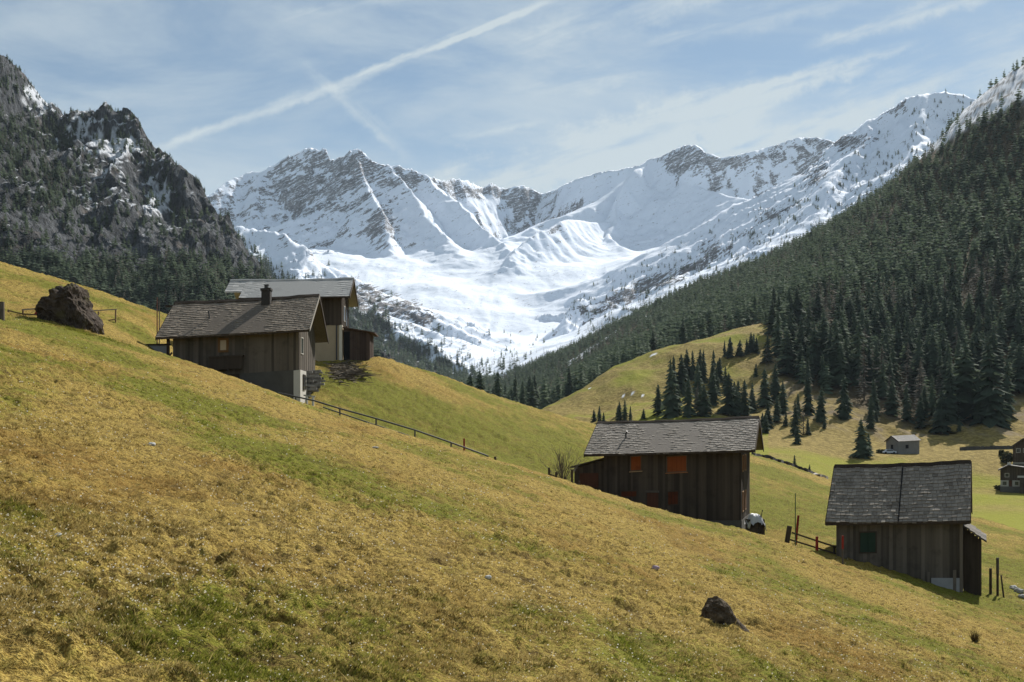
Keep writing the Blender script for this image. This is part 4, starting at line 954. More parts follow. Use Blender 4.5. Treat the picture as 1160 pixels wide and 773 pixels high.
SP = []
for sd_ in range(6):
    V, Fq = spruce_mesh(19, 13, 100 + sd_, 1.0 + .12 * (sd_ % 3 - 1)); SP.append(mesh_np('spruce_crown', V, fixq(Fq))); SP[-1].materials.append(M_SPRUCE)
LA = []
for sd_ in range(3):
    V, Fq = spruce_mesh(17, 11, 200 + sd_, .85, True); LA.append(mesh_np('larch_crown', V, fixq(Fq))); LA[-1].materials.append(M_LARCH)
tb = MB(); tb.tube([(0,0,-.06),(0,0,.1),(0,0,.5),(0,0,.95)], [.016,.012,.008,.002], 6); trunk_o = tb.build('trunk', M_BARK); TRUNK = trunk_o.data; bpy.data.objects.remove(trunk_o)
for n_, (x, y, z, h_, lr, lab) in enumerate(individuals):
    u = CU + F * x / y
    if lab: L_, G_ = lab, 'spruces of the valley side'
    elif lr: L_, G_ = 'leafless brown-grey larch among the dark spruces of the forest edge', 'larches of the valley side'
    elif u < 870: L_, G_ = 'dark spruce standing in a loose cluster on the knoll meadow', 'spruces of the valley side'
    else: L_, G_ = 'dark green spruce among many others along the lower forest edge', 'spruces of the valley side'
    o = thing('larch_tree' if lr else 'spruce_tree', L_, 'tree', (x, y, z - .2), G_)
    o.rotation_euler = (0, 0, random.random() * 6.28); w_ = random.uniform(.85, 1.5)
    o.scale = (h_ * w_, h_ * w_, h_)
    me = random.choice(LA if lr else SP)
    c_ = bpy.data.objects.new('crown', me); C.objects.link(c_); c_.parent = o
    t_ = bpy.data.objects.new('trunk', TRUNK); C.objects.link(t_); t_.parent = o

def mass(name, X, Y, Z, H, variants, mat, label, cat, widen=1.0):
    n = len(X); VV = []; FF = []; TT = []; base_ = 0
    vi = RNG.integers(0, len(variants), n)
    for q, (bv, bf) in enumerate(variants):
        k = np.nonzero(vi == q)[0]
        if not len(k): continue
        a = RNG.uniform(0, 6.28, len(k)); s_ = H[k] * RNG.uniform(.85, 1.25, len(k)) * widen
        ca, sa = np.cos(a) * s_, np.sin(a) * s_
        vx = bv[None, :, 0] * ca[:, None] - bv[None, :, 1] * sa[:, None] + X[k][:, None]
        vy = bv[None, :, 0] * sa[:, None] + bv[None, :, 1] * ca[:, None] + Y[k][:, None]
        vz = bv[None, :, 2] * H[k][:, None] + Z[k][:, None] - .3
        VV.append(np.stack([vx, vy, vz], -1).reshape(-1, 3))
        FF.append((bf[None] + (np.arange(len(k)) * len(bv))[:, None, None] + base_).reshape(-1, 4)); base_ += len(k) * len(bv)
        TT.append(np.repeat(RNG.uniform(0, .75, len(k)), len(bv)))
    me = mesh_np(name, np.concatenate(VV), np.concatenate(FF), dict(tone=np.concatenate(TT)))
    return tag(link(name, me, mat), label, cat, kind='stuff')
def var(layers, blades, seeds, thin=1., larch=False):
    out = []
    for s_ in seeds:
        V, Fq = spruce_mesh(layers, blades, s_, thin, larch); out.append((V, fixq(Fq)))
    return out
VM = var(11, 8, range(300, 306)); VF = var(8, 6, range(310, 316), 1.15)
LM = var(12, 8, range(320, 324), .85, True); LF = var(9, 6, range(330, 334), .95, True)
nearm = py_ < 640
for nm_, lr_, vn, vf, mt, lb in (('spruce_forest', False, VM, VF, M_SPRUCE, 'dense dark spruce forest covering the right-hand mountain slope'),
                              ('larch_wood', True, LM, LF, M_LARCH, 'brown-grey leafless larches scattered through the right-hand forest')):
    k = rest & (lar == lr_)
    kk = k & nearm; o1 = None
    # one object per wood: nearer trees carry more branches
    VV = [(px_[kk], py_[kk], pz_[kk], hh[kk], vn), (px_[k & ~nearm], py_[k & ~nearm], pz_[k & ~nearm], hh[k & ~nearm], vf)]
    objs = [mass(nm_, *VV[0], mt, lb, 'forest'), mass(nm_, *VV[1], mt, lb, 'forest')]
    a_, b_ = objs
    import bmesh
    bm = bmesh.new(); bm.from_mesh(a_.data); bm.from_mesh(b_.data); bm.to_mesh(a_.data); bm.free()
    dm = b_.data; bpy.data.objects.remove(b_); bpy.data.meshes.remove(dm)
# --- the wood on the left mountainside
n = 32000
u = RNG.uniform(-40, 430, n); v = RNG.uniform(70, 440, n)
Y = hits(TC, CUMC, u, v); k = Y > 0; u, v, Y = u[k], v[k], Y[k]; X = (u - CU) / F * Y; Z = TC.z(X, Y)
i = np.clip(np.searchsorted(YC, Y), 0, len(YC) - 1); j = np.clip(np.searchsorted(uC, u), 0, len(uC) - 1)
pr = treeC[i, j] * .85 * (1 - .7 * snowC[i, j]) + .14; pr = np.where(v > 300 + .06 * u, np.maximum(pr, .75), pr)
edge = CUMC[-1][j] - Z / Y; pr = np.where(edge < .006, np.maximum(pr, .6), pr); pr = np.clip(pr * 1.25, 0, 1)
pr = pr * np.where(v > 300, .8, .62)
k = (RNG.random(len(u)) < pr) & (Z / Y > MAXA[np.clip(np.searchsorted(TA.us, u), 0, len(TA.us)-1)] - .012)
X, Y, Z = X[k], Y[k], Z[k]; Y = Y + push[i[k], j[k]] * .9; H = np.where(v[k] > 300, RNG.uniform(7, 14, k.sum()), RNG.uniform(4.2, 9.5, k.sum())) * np.where(edge[k] < .012, .62, 1)
lk = RNG.random(len(X)) < .18
mass('mountain_spruce_wood', X[~lk], Y[~lk], Z[~lk], H[~lk], VF, M_SPRUCE, 'dark spruces clinging to the rocky mountainside on the left', 'forest')
mass('mountain_larch_wood', X[lk], Y[lk], Z[lk], H[lk], LF, M_LARCH, 'bare larches scattered over the rocky mountainside on the left', 'forest')
# --- woods under the snow range
n = 90000
u = RNG.uniform(240, 1130, n); v = RNG.uniform(100, 440, n)
Y = hits(TD, CUMD, u, v); k = Y > 0; u, v, Y = u[k], v[k], Y[k]
line = np.interp(u, [240, 262, 300, 345, 400, 425, 440, 470, 500, 530], [262, 268, 302, 332, 346, 358, 374, 394, 410, 424])
pr = np.where((u < 535), sstep(-3, 9, v - line + 14 * fbm(u / 22, v / 14, 3)) * .85, 0)
mott = np.where((u > 345) & (u < 530), .42 * sstep(-45, 5, v - line) * sstep(-.1, .3, fbm(u / 12 + 7, v / 8, 3)), 0)
ll = np.abs(v - (line - 3)); pr = np.maximum(np.maximum(pr, mott), np.where((u < 350) & (ll < 4), .35, 0))
# right-hand snow ridge: clumps on its rocky ribs, denser towards the forest
fe = np.interp(u, [520, 560, 600, 650, 700, 750, 800, 860, 900, 960, 1000, 1060, 1100], [436, 420, 402, 382, 362, 342, 317, 288, 268, 228, 208, 168, 135])
dR = fe - v
rr = np.where((u > 640) & (dR < 75) & (Y < 2900), .60 * sstep(75, 0, dR) * sstep(-.02, .35, fbm((u * .8 + v) / 22, (v - .65 * u) / 9, 3)) + .02 * sstep(70, 10, dR), 0)
rr = np.maximum(rr, np.where((u > 640) & (u < 780) & (Y < 2750) & (v > 290), .30 * sstep(-.1, .3, fbm(u / 20, v / 9, 3)), 0))
fl = np.where((u > 520) & (u < 650) & (v > 350) & (Y < 2900), .07 * sstep(350, 410, v) + .16 * sstep(395, 420, v) * (u < 590), 0)
pr = np.maximum(pr, np.maximum(rr, fl))
k = RNG.random(len(u)) < pr
u, v, Y = u[k], v[k], Y[k]; X = (u - CU) / F * Y; Z = TD.z(X, Y); H = RNG.uniform(6, 15, len(X)) * np.where(u > 640, .9, 1.35) * np.where((u > 520) & (u < 650) & (v < 412), .62, 1)
kk = (u < 540) & (v > line[k] - 6)
lk = RNG.random(len(X)) < np.where(kk, .15, .55)
mass('far_spruce_wood', X[~lk], Y[~lk], Z[~lk], H[~lk], VF, M_SPRUCE, 'far dark spruces below the snow slopes at the valley head', 'forest')
mass('far_larch_wood', X[lk], Y[lk], Z[lk], H[lk], LF, M_LARCH, 'far brown-grey larches scattered over the lower snow slopes', 'forest')
print('trees', len(individuals), rest.sum(), len(X))
# ================================================================== TURF, FLOWERS
def meadow_points(n, y0, y1, vmax=800, power=1.0):
    """spots on the near slope, thinning out with distance"""
    u = RNG.uniform(-120, 1280, n); s_ = RNG.random(n)
    # even in 1/depth
    Y = 1 / (1 / y1 + (1 / y0 - 1 / y1) * s_ ** power)
    x = (u - CU) / F * Y
    return x, Y, TA.z(x, Y), u
def turf():
    n = 190000
    x, y, z, u = meadow_points(n, 9.5, 74, power=.85)
    v = HV - F * z / y
    cl_ = fbm(x / .55, y / .8, 3) + .5 * fbm(x / 2.3, y / 3.4, 2)
    k = (v < 795) & (RNG.random(n) < (.14 + .86 * sstep(-.2, .35, cl_)) * (1 - .85 * bare_mask(x, y))); x, y, z, cl_ = x[k], y[k], z[k], cl_[k]; n = len(x)
    # longer grass banked up round the two rocks
    ex_ = []
    for (uc, vc, w_, dep, m_) in ((820, 722, .8, .5, 260), (80, 372, 2.6, 1.4, 900)):
        Yc = TA.hit(uc, vc, 8, 118); xc = (uc - CU) / F * Yc; ex_.append(np.stack([xc + RNG.normal(0, w_ * .55, m_), Yc + RNG.normal(0, dep * .5, m_)], 1))
    ex_ = np.concatenate(ex_); x = np.concatenate([x, ex_[:, 0]]); y = np.concatenate([y, ex_[:, 1]]); z = TA.z(x, y); cl_ = np.concatenate([cl_, np.full(len(ex_), .9)]); n = len(x)
    B = 7
    g = np.clip(green_mask(x, y) + RNG.normal(0, .22, n), 0, 1); tone = RNG.random(n)
    sc = np.clip((y / 14) ** .55, .8, 2.6)
    ang = RNG.uniform(0, 2 * np.pi, (n, B)); r0 = RNG.uniform(0, .05, (n, B)) * sc[:, None]
    hgt = (RNG.uniform(.018, .058, (n, B)) * (1 + .8 * np.clip(cl_, -.4, .8))[:, None]) * (sc[:, None] ** .35)
    tall = RNG.random((n, B)) < .012; hgt = np.where(tall, hgt * 2.6, hgt)
    lean = RNG.uniform(.3, 1.4, (n, B)) * hgt
    la = ang * .0 + RNG.normal(-.5, 1.1, (n, B))           # combed downhill (to the right), loosely
    bx = x[:, None] + np.cos(ang) * r0; by = y[:, None] + np.sin(ang) * r0; bz = z[:, None] - .012 - .3 * (bx - x[:, None])
    w = RNG.uniform(.0055, .012, (n, B)) * sc[:, None]; wa = RNG.uniform(0, 2 * np.pi, (n, B))
    tx = bx + np.cos(la) * lean; ty = by + np.sin(la) * lean; tz = bz + hgt - .22 * (tx - bx)
    P0 = np.stack([bx - np.cos(wa) * w, by - np.sin(wa) * w, bz], -1); P1 = np.stack([bx + np.cos(wa) * w, by + np.sin(wa) * w, bz], -1)
    P2 = np.stack([tx, ty, tz], -1)
    V = np.stack([P0, P1, P2], 2).reshape(-1, 3); Fq = np.arange(n * B * 3).reshape(-1, 3)
    rep = lambda a: np.repeat(a, B * 3)
    tn = np.repeat(np.clip(tone[:, None] ** 1.3 * .85 + RNG.random((n, B)) * .3 - .05, 0, 1).ravel(), 3)
    rust = sstep(-.05, .5, fbm(x / 5 - 8, y / 8, 4))
    me = mesh_np('grass', V, Fq, dict(green=rep(g), tone=tn, rust=rep(rust)))
    m = NM('grass_blades', .8, .1); t = m.attr('tone')
    st = m.mix(t, (.14, .095, .022), (.76, .605, .25)); st = m.mix(m.math('MULTIPLY', m.attr('rust'), .5), st, (.31, .165, .045))
    gr = m.mix(t, (.07, .09, .010), (.33, .34, .05))
    c = m.mix(m.ramp(m.attr('green'), .25, .95), st, gr); m.col(c)
    tr = m.n('ShaderNodeBsdfTranslucent'); m.L(c, tr.inputs['Color']); ms = m.n('ShaderNodeMixShader'); ms.inputs[0].default_value = .28
    m.L(m.b.outputs[0], ms.inputs[1]); m.L(tr.outputs[0], ms.inputs[2]); m.L(ms.outputs[0], m.out.inputs['Surface'])
    tag(link('grass', me, m.m), 'short dry straw-coloured grass covering the near slope', 'grass', kind='stuff')
turf()
def crocuses():
    n = 16000
    x, y, z, u = meadow_points(n, 10, 78, power=.8)
    k = RNG.random(n) < .25 + .75 * sstep(-.2, .35, fbm(x / 6 + 20, y / 9, 3)); x, y, z = x[k], y[k], z[k]; n = len(x)
    s = RNG.uniform(.005, .014, n) * np.clip((y / 14) ** .6, .8, 2.6); h = RNG.uniform(.03, .06, n); a0 = RNG.uniform(0, 6.28, n)
    c = np.stack([x, y, z + h * .4], 1)[:, None]
    ring = []
    for q in range(5):
        a = a0 + q * 2 * np.pi / 5; ring.append(np.stack([x + np.cos(a) * s, y + np.sin(a) * s, z + h * .4 + s * 1.7], 1))
    V = np.concatenate([c] + [r[:, None] for r in ring], 1).reshape(-1, 3)
    f = np.array([[0, 1 + q, 1 + (q + 1) % 5] for q in range(5)])
    Fq = (f[None] + (np.arange(n) * 6)[:, None, None]).reshape(-1, 3)
    me = mesh_np('crocus', V, Fq, dict(tone=np.repeat(RNG.random(n), 6)))
    m = NM('crocus_petals', .6, .2); c = m.mix(m.attr('tone'), (.62, .56, .38), (.74, .72, .66)); m.col(c)
    tr = m.n('ShaderNodeBsdfTranslucent'); m.L(c, tr.inputs['Color']); ms = m.n('ShaderNodeMixShader'); ms.inputs[0].default_value = .45
    m.L(m.b.outputs[0], ms.inputs[1]); m.L(tr.outputs[0], ms.inputs[2]); m.L(ms.outputs[0], m.out.inputs['Surface'])
    tag(link('crocus', me, m.m), 'tiny white crocuses dotted all over the dry meadow', 'flowers', kind='stuff')
crocuses()
# ================================================================== ROCKS, FENCES, POLES, SMALL THINGS
def ground_at(u, v, y0=8, y1=118):
    Y = TA.hit(u, v, y0, y1); return Vector(((u - CU) / F * Y, Y, float(TA.z((u - CU) / F * Y, Y))))
def rock_from_outline(name, label, cat, pts, Y, depth, mat, rough=.10, seed=0, sink=0.0, group=None, shrink=1.0):
    """lumpy solid: the outline is its silhouette, rounded off over its depth"""
    cu = sum(p[0] for p in pts) / len(pts); cv = sum(p[1] for p in pts) / len(pts)
    pts = [(cu + (a - cu) * shrink, cv + (b - cv) * (shrink + 1) / 2) for a, b in pts]
    base = pos(cu, max(p[1] for p in pts), Y); ctr = pos(cu, cv, Y)
    th = np.array([math.atan2(-(p[1] - cv), p[0] - cu) for p in pts]); rr = np.array([math.hypot(p[0] - cu, p[1] - cv) for p in pts]) / F * Y
    o = np.argsort(th); th = th[o]; rr = rr[o]; th = np.concatenate([th - 2 * np.pi, th, th + 2 * np.pi]); rr = np.concatenate([rr] * 3)
    import bmesh
    bm = bmesh.new(); bmesh.ops.create_icosphere(bm, subdivisions=6, radius=1)
    v = np.array([w.co[:] for w in bm.verts])
    a = np.arctan2(v[:, 2], v[:, 0]); c = np.hypot(v[:, 0], v[:, 2]); R = np.interp(a, th, rr)
    s = np.where(c > 1e-6, c ** .55, 0)
    p = np.stack([R * np.cos(a) * s, depth * np.sign(v[:, 1]) * np.abs(v[:, 1]) ** .8, R * np.sin(a) * s], 1)
    sz = rr.mean(); q = p / sz
    d = rough * sz * (.8 * ridged(q[:, 0] * 1.6 + seed + .6 * q[:, 1], q[:, 2] * 1.6 + .8 * q[:, 1], 4) + .4 * fbm(q[:, 0] * 5 + q[:, 1] * 4, q[:, 2] * 5 - q[:, 1] * 3 + seed, 3))
    p = p * (1 + (d / sz)[:, None]) 
    f = np.array([[w.index for w in fc.verts] for fc in bm.faces]); bm.free()
    off = np.array(ctr - base); p = p + off
    me = mesh_np(name, p, f, None, False)
    o_ = link(name, me, mat, None, base); return tag(o_, label, cat, group)
m = NM('dark_lichen_rock', .95, .1); p = m.objc()
n1 = m.noise(p, 1.6, 5, .65); n2 = m.noise(p, 7, 4, .7)
c = m.mix(m.ramp(n1, .35, .65), (.030, .022, .017), (.088, .068, .053)); c = m.mix(m.ramp(n2, .56, .72, 0, .7), c, (.13, .115, .10)); c = m.mix(m.ramp(m.noise(p, .9, 3), .55, .7, 0, .6), c, (.075, .065, .022))
m.col(c); m.bump(n2, .8, .08); M_ROCK = m.m
m = NM('mossy_boulder', .95, .1); p = m.objc(); n1 = m.noise(p, 4, 5, .65); n2 = m.noise(p, 22, 4, .7)
c = m.mix(m.ramp(n1, .35, .65), (.045, .034, .023), (.13, .10, .068)); c = m.mix(m.ramp(n2, .55, .75, 0, .5), c, (.16, .13, .08))
m.col(c); m.bump(n2, .8, .03); M_BOULDER = m.m
rock_from_outline('rock', 'big dark craggy rock standing on the left slope, rail fence behind it', 'rock',
    [(45.5,357),(44.6,350),(48,345),(53,341),(60,338.5),(64,338),(64,334),(64.5,329),(68,327.5),(72.4,326.5),(79,327.5),(84.5,324),(89,324.5),(93,327),(96.5,333),(98,340),(100,347),(105,353.5),(110,359.5),(114,370),(113,392),(89,386),(65,380),(46,374)], 69.5, 1.7, M_ROCK, .24, 3, shrink=.85)
rock_from_outline('boulder', 'dark mossy boulder half sunk in the turf at the lower right', 'boulder',
    [(797,690),(800,685),(807,681),(814,679.5),(822,683),(827,691),(831,700),(837,706),(843,711),(849,719),(856,727),(853,735),(846,742),(836,738),(822,728),(808,722),(798,714),(796,700)], ground_at(812, 707).y + .25, .42, M_BOULDER, .20, 9)
def stone(u, v, w, label, mat, y1=110, group=None, flat=.6, name='stone', cat='stone', seed=0):
    g = ground_at(u, v, 8, y1); r = w / F * g.y / 2
    import bmesh
    bm = bmesh.new(); bmesh.ops.create_icosphere(bm, subdivisions=3, radius=1); vv = np.array([q.co[:] for q in bm.verts]); f = np.array([[q.index for q in fc.verts] for fc in bm.faces]); bm.free()
    d = 1 + .35 * fbm(vv[:, 0] * 1.3 + seed, vv[:, 1] * 1.3 + vv[:, 2] * 1.7, 3); vv = vv * d[:, None] * np.array([r, r * .8, r * flat])
    o = link(name, mesh_np(name, vv + np.array([0, 0, r * flat * .35]), f), mat, None, g); return tag(o, label, cat, group)
M_PALE = plain('pale_stone', (.50, .49, .46), .25, 8, bump=.4)
M_LILAC = plain('lilac_grey_stone', (.34, .26, .33), .25, 8)
stone(172, 505, 9, 'pale grey stone on the green patch of the left slope', M_PALE, seed=1)
stone(66, 608, 8, 'whitish stone low on the left slope, near the picture edge', M_PALE, seed=2)
stone(743, 645, 9, 'small lilac-grey stone alone on the dry slope below the orange-shuttered house', M_LILAC, seed=3)
stone(553, 655, 8, 'grey-white stone on the dry slope near the middle foreground', M_PALE, seed=4)
stone(815, 700, 5, 'white pebble lying against the dark mossy boulder', M_PALE, seed=5)
stone(425, 508, 8, 'flat grey stone on the slope just below the metal handrail', M_STONE, seed=6, flat=.3)
stone(1148, 667, 9, 'white stone beside the three fence posts at the right edge', M_PALE, seed=7)
stone(1154, 671, 11, 'dark grey stone in the rubble at the right edge', M_STONE, seed=8)
stone(1158, 677, 9, 'lowest grey stone of the rubble at the right edge', M_STONE, seed=9)

# ---- metal handrail from house 1 down the slope
Yr = 72.6
def rp_(u, v, Y=Yr): return pos(u, v, Y)
top_ = [(314.7,445.2),(335,449.5),(355.7,454),(385,463),(426,474.3),(470,487.4),(511,501.6),(552.8,516.8)]
lowr = [(366,461.5),(385,468),(426,481.8),(470,496),(510,509.8)]
t = thing('handrail', 'dark metal handrail with two rails running down the slope from the chimney house', 'handrail', ground_at(420, 479, 60, 75))
def part_of(t, mb, name, mat): return mb.build(name, mat, t, t.location)
mb = MB(); mb.tube([rp_(*q) for q in top_], .055, 7); part_of(t, mb, 'top_rail', M_METAL)
mb = MB(); mb.tube([rp_(*q) for q in lowr], .045, 7); part_of(t, mb, 'lower_rail', M_METAL)
for (u, v) in ((335,449.5),(385,463),(426,474.3),(470,487.4),(511,501.6),(552.8,516.8)):
    a = rp_(u, v); mb = MB(); mb.tube([a + Vector((0, 0, .02)), Vector((a.x, a.y, float(TA.z(a.x, a.y)) - .3))], .055, 7); part_of(t, mb, 'post', M_METAL)
def post(name, label, cat, u, vt, vb, Y, w, mat, lean=0., n=7, group=None, taper=.85, ground=True, du=0):
    """upright pole; foot at (u, vb), head at vt, leaning by du pixels"""
    a = pos(u, vb, Y); b = pos(u + du, vt, Y); z = float(TA.z(a.x, a.y)) - .25
    a = a - (b - a) * max(0, (a.z - z)) / max(.1, (b.z - a.z))
    base = Vector((a.x, a.y, float(TA.z(a.x, a.y))))
    mb = MB(); mb.tube([a, a * .5 + b * .5, b], [w, w * (1 + taper) / 2, w * taper], n, .6)
    o = mb.build(name, mat, None, base); o.location = base; return tag(o, label, cat, group)
def bicolor_pole(label, u, vt, vm, vb, Y, w, mtop, mbot, du=0, cat='marker pole'):
    a = pos(u, vb, Y); b = pos(u + du, vt, Y); f = (vb - vm) / (vb - vt); c_ = a + (b - a) * f
    z = float(TA.z(a.x, a.y)) - .25; a0 = a - (b - a) * max(0, (a.z - z)) / max(.1, (b.z - a.z))
    t = thing('marker_pole', label, cat, Vector((a.x, a.y, float(TA.z(a.x, a.y)))))
    mb = MB(); mb.tube([a0, c_], w, 7); part_of(t, mb, 'lower_shaft', mbot); mb = MB(); mb.tube([c_, b], w * 1.15, 7); part_of(t, mb, 'upper_shaft', mtop)
    return t
post('fence_post', 'short dark post just past the lower end of the handrail', 'post', 561, 517.5, 524.5, 72, .10, M_BEAM)
bicolor_pole('red marker pole on the green slope behind the lower handrail', 525.8, 497, 512, 517, 74.5, .06, M_RED, M_POST)
t = thing('wicket', 'small white-topped wicket at the upper end of the handrail by the chimney house', 'gate', ground_at(352, 459, 60, 75))
for u in (347.5, 354.5):
    mb = MB(); a = pos(u, 448.5, 73.6); mb.bar(a, Vector((a.x, a.y, float(TA.z(a.x, a.y)) - .2)), .14); part_of(t, mb, 'post', M_WHITE)
mb = MB(); mb.bar(pos(344, 448, 73.6), pos(357, 449.5, 73.6), .12, .1); part_of(t, mb, 'top_bar', M_STONE)
# ---- fences beside the rock
def rail_fence(label, posts, rails, Y, mat_rail, mat_post, name='rail_fence', w=.09, loc=None):
    g = loc or ground_at(posts[0][0], posts[0][2], 40, 110)
    Y = Y or ground_at(sum(q[0] for q in posts) / len(posts), sum(q[2] for q in posts) / len(posts) - 1, 40, 110).y
    t = thing(name, label, 'fence', g)
    for (u, vt, vb, *dy) in posts:
        yy = Y + (dy[0] if dy else 0); b = pos(u, vt, yy); z = min(pos(u, vb, yy).z, float(TA.z(b.x, b.y))) - .15
        mb = MB(); mb.bar(Vector((b.x, b.y, z)), b, w * 1.2); part_of(t, mb, 'post', mat_post)
    for (a, b, *m_) in rails:
        mb = MB(); mb.bar(pos(a[0], a[1], Y - .1), pos(b[0], b[1], Y - .1), w * .7, w * 1.1); part_of(t, mb, 'rail', m_[0] if m_ else mat_rail)
    return t
M_RAILPALE = wood('pale_rail', (.16, .13, .10), (.40, .36, .30)); M_RAILBROWN = wood('brown_rail', (.10, .06, .035), (.20, .13, .075))
rail_fence('low wooden rail fence running left from the big dark rock', [(9.5,351,359),(26,350.5,356),(44,349,358)], [((25,351),(46,349.6),M_RAILPALE),((9,352),(28,356.5),M_RAILBROWN),((27,356),(46,357),M_RAILBROWN)], None, M_RAILBROWN, M_RAILBROWN, w=.07)
rail_fence('low wooden rail fence running right from the big dark rock', [(111.5,353,364),(131,351,363)], [((102,352.4),(132.5,350.6),M_RAILPALE),((111,364.5),(131,362),M_RAILBROWN)], None, M_RAILBROWN, M_RAILBROWN, w=.07)
post('fence_post', 'thick grey post at the far left edge of the picture', 'post', 2, 342, 362, 62, .17, M_POST)
post('marker_pole', 'leaning red pole behind the left shoulder of the big dark rock', 'marker pole', 47, 334.5, 347, 70.5, .07, M_RED, du=10)
post('marker_pole', 'thin rusty pole on the bank left of the chimney house roof', 'marker pole', 178, 337, 357, 82, .045, plain('rust_pole', (.14, .06, .045), .3))
post('marker_pole', 'thin grey pole on the bank, nearest to the chimney house roof', 'marker pole', 180.5, 340, 357, 83, .04, M_POST)
# low concrete wall left of house 1
t = thing('concrete_wall', 'low grey concrete wall with a dark capping left of the chimney house', 'wall', ground_at(178, 398, 60, 90))
mb = MB(); a, b = pos(167, 391.5, 77.5), pos(190, 391, 77.5); mb.hexa([a+Vector((0,0,-1.2)), b+Vector((0,0,-1.2)), b+Vector((0,.4,-1.2)), a+Vector((0,.4,-1.2)), a, b, b+Vector((0,.4,0)), a+Vector((0,.4,0))]); part_of(t, mb, 'block', plain('blue_grey_concrete', (.34, .35, .37), .3, 2))
mb = MB(); up = Vector((0,0,.003)); mb.hexa([a+up+Vector((-.1,-.1,0)), b+up+Vector((.1,-.1,0)), b+up+Vector((.1,.5,0)), a+up+Vector((-.1,.5,0)), a+Vector((-.1,-.1,.1)), b+Vector((.1,-.1,.1)), b+Vector((.1,.5,.1)), a+Vector((-.1,.5,.1))]); part_of(t, mb, 'capping', M_BEAM)
# ---- fence and poles between house 3 and the barn
def gy(u, v): return ground_at(u, v, 50, 100).y
t = rail_fence('two-rail timber fence with a thick leaning post between the orange-shuttered house and barn', [(945,619,630,0)], [((897,603.5),(947,620)),((895,611.5),(947,627.5))], 66, M_BEAM, M_BEAM, loc=ground_at(893, 619, 50, 90))
t['label'] = 'two-rail timber fence with a leaning end post, left of the barn'
mb = MB(); b = pos(894.5, 596, 66); a = pos(890.5, 620, 66); a.z = min(a.z, float(TA.z(a.x, a.y)) - .1); mb.bar(a, b, .26, .2); part_of(t, mb, 'end_post', M_BEAM)
post('marker_pole', 'red pole standing against the middle of the two-rail fence', 'marker pole', 925.4, 608, 631, 65.6, .095, M_RED)
post('marker_pole', 'red slanting pole behind the end post of the two-rail fence', 'marker pole', 902.5, 584, 604, 68, .085, M_RED, du=2)
post('marker_pole', 'tall thin green rod left of the barn by the two-rail fence', 'marker pole', 901, 559, 626, 65.2, .035, plain('green_rod', (.10, .13, .06), .3))
bicolor_pole('red-topped wooden stake in front of the left corner of the barn', 954.6, 607, 622, 641, 61.3, .055, M_RED, M_POST)
# ---- posts at the right edge
post('fence_post', 'shortish dark post, leftmost of three at the right edge', 'post', 1122, 644, 670, 64.5, .085, M_BEAM, taper=1.)
bicolor_pole('tallest of three posts at the right edge, with a pale tip', 1130, 632, 650, 671, 64.2, .075, M_POST, M_BEAM, cat='post')
post('fence_post', 'thin slanting post, rightmost of three at the right edge', 'post', 1136.5, 652, 673, 63.8, .055, M_BEAM, du=-2.5)
# ---- covered stack at the corner of house 3
g = pos(856, 609, 70.2); gz = float(TA.z(g.x, g.y))
t = thing('covered_stack', 'dark stack under a crumpled white sheet at the corner of the orange-shuttered house', 'stack', Vector((g.x, g.y, gz)))
mb = MB(); r = random.Random(5)
zt = pos(856, 588, 70.2).z
for i in range(5):
    for j in range(6):
        x0 = g.x - .55 + i * .22; z0 = gz - .3 + (zt - gz + .3) * j / 6
        mb.box(lambda a, b_, c: Vector((a, b_, c)), x0, x0 + .2, g.y - .4 + .1 * r.random(), g.y + .6, z0, z0 + (zt - gz + .3) / 6 - .015, r.random())
part_of(t, mb, 'logs', M_WOOD_DARK)
n = 26; aa, bb = np.meshgrid(np.linspace(-1, 1, n), np.linspace(-1, 1, n)); rad = np.hypot(aa, bb * .9)
xs_ = g.x + aa * .58 + .05 * fbm(aa * 2, bb * 2 + 4, 2); ys_ = g.y + .1 + bb * .72
zs_ = zt + .18 - .60 * sstep(.55, 1.15, rad) * (1 + .9 * fbm(aa * 2.3 + 2, bb * 2.3, 2)) + .20 * ridged(aa * 1.3 + 3, bb * 1.5, 2) - .12 * (aa + .3)**2
V = np.stack([xs_, ys_, zs_], -1).reshape(-1, 3) - np.array(t.location); V2 = V + np.array([0, 0, -.02]); fq = grid_faces(n, n)
me = mesh_np('sheet', np.concatenate([V, V2]), np.concatenate([fq, fq[:, ::-1] + n * n]), None, True)
link('sheet', me, plain('white_sheet', (.40, .40, .40), .2, 4, .5, .3), t)
mb = MB(); a = pos(862, 588, 69.9); mb.tube([Vector((a.x, a.y, gz - .1)), a + Vector((0, 0, .2)), a + Vector((.15, .2, .55))], .05, 6); part_of(t, mb, 'stake', M_BEAM)
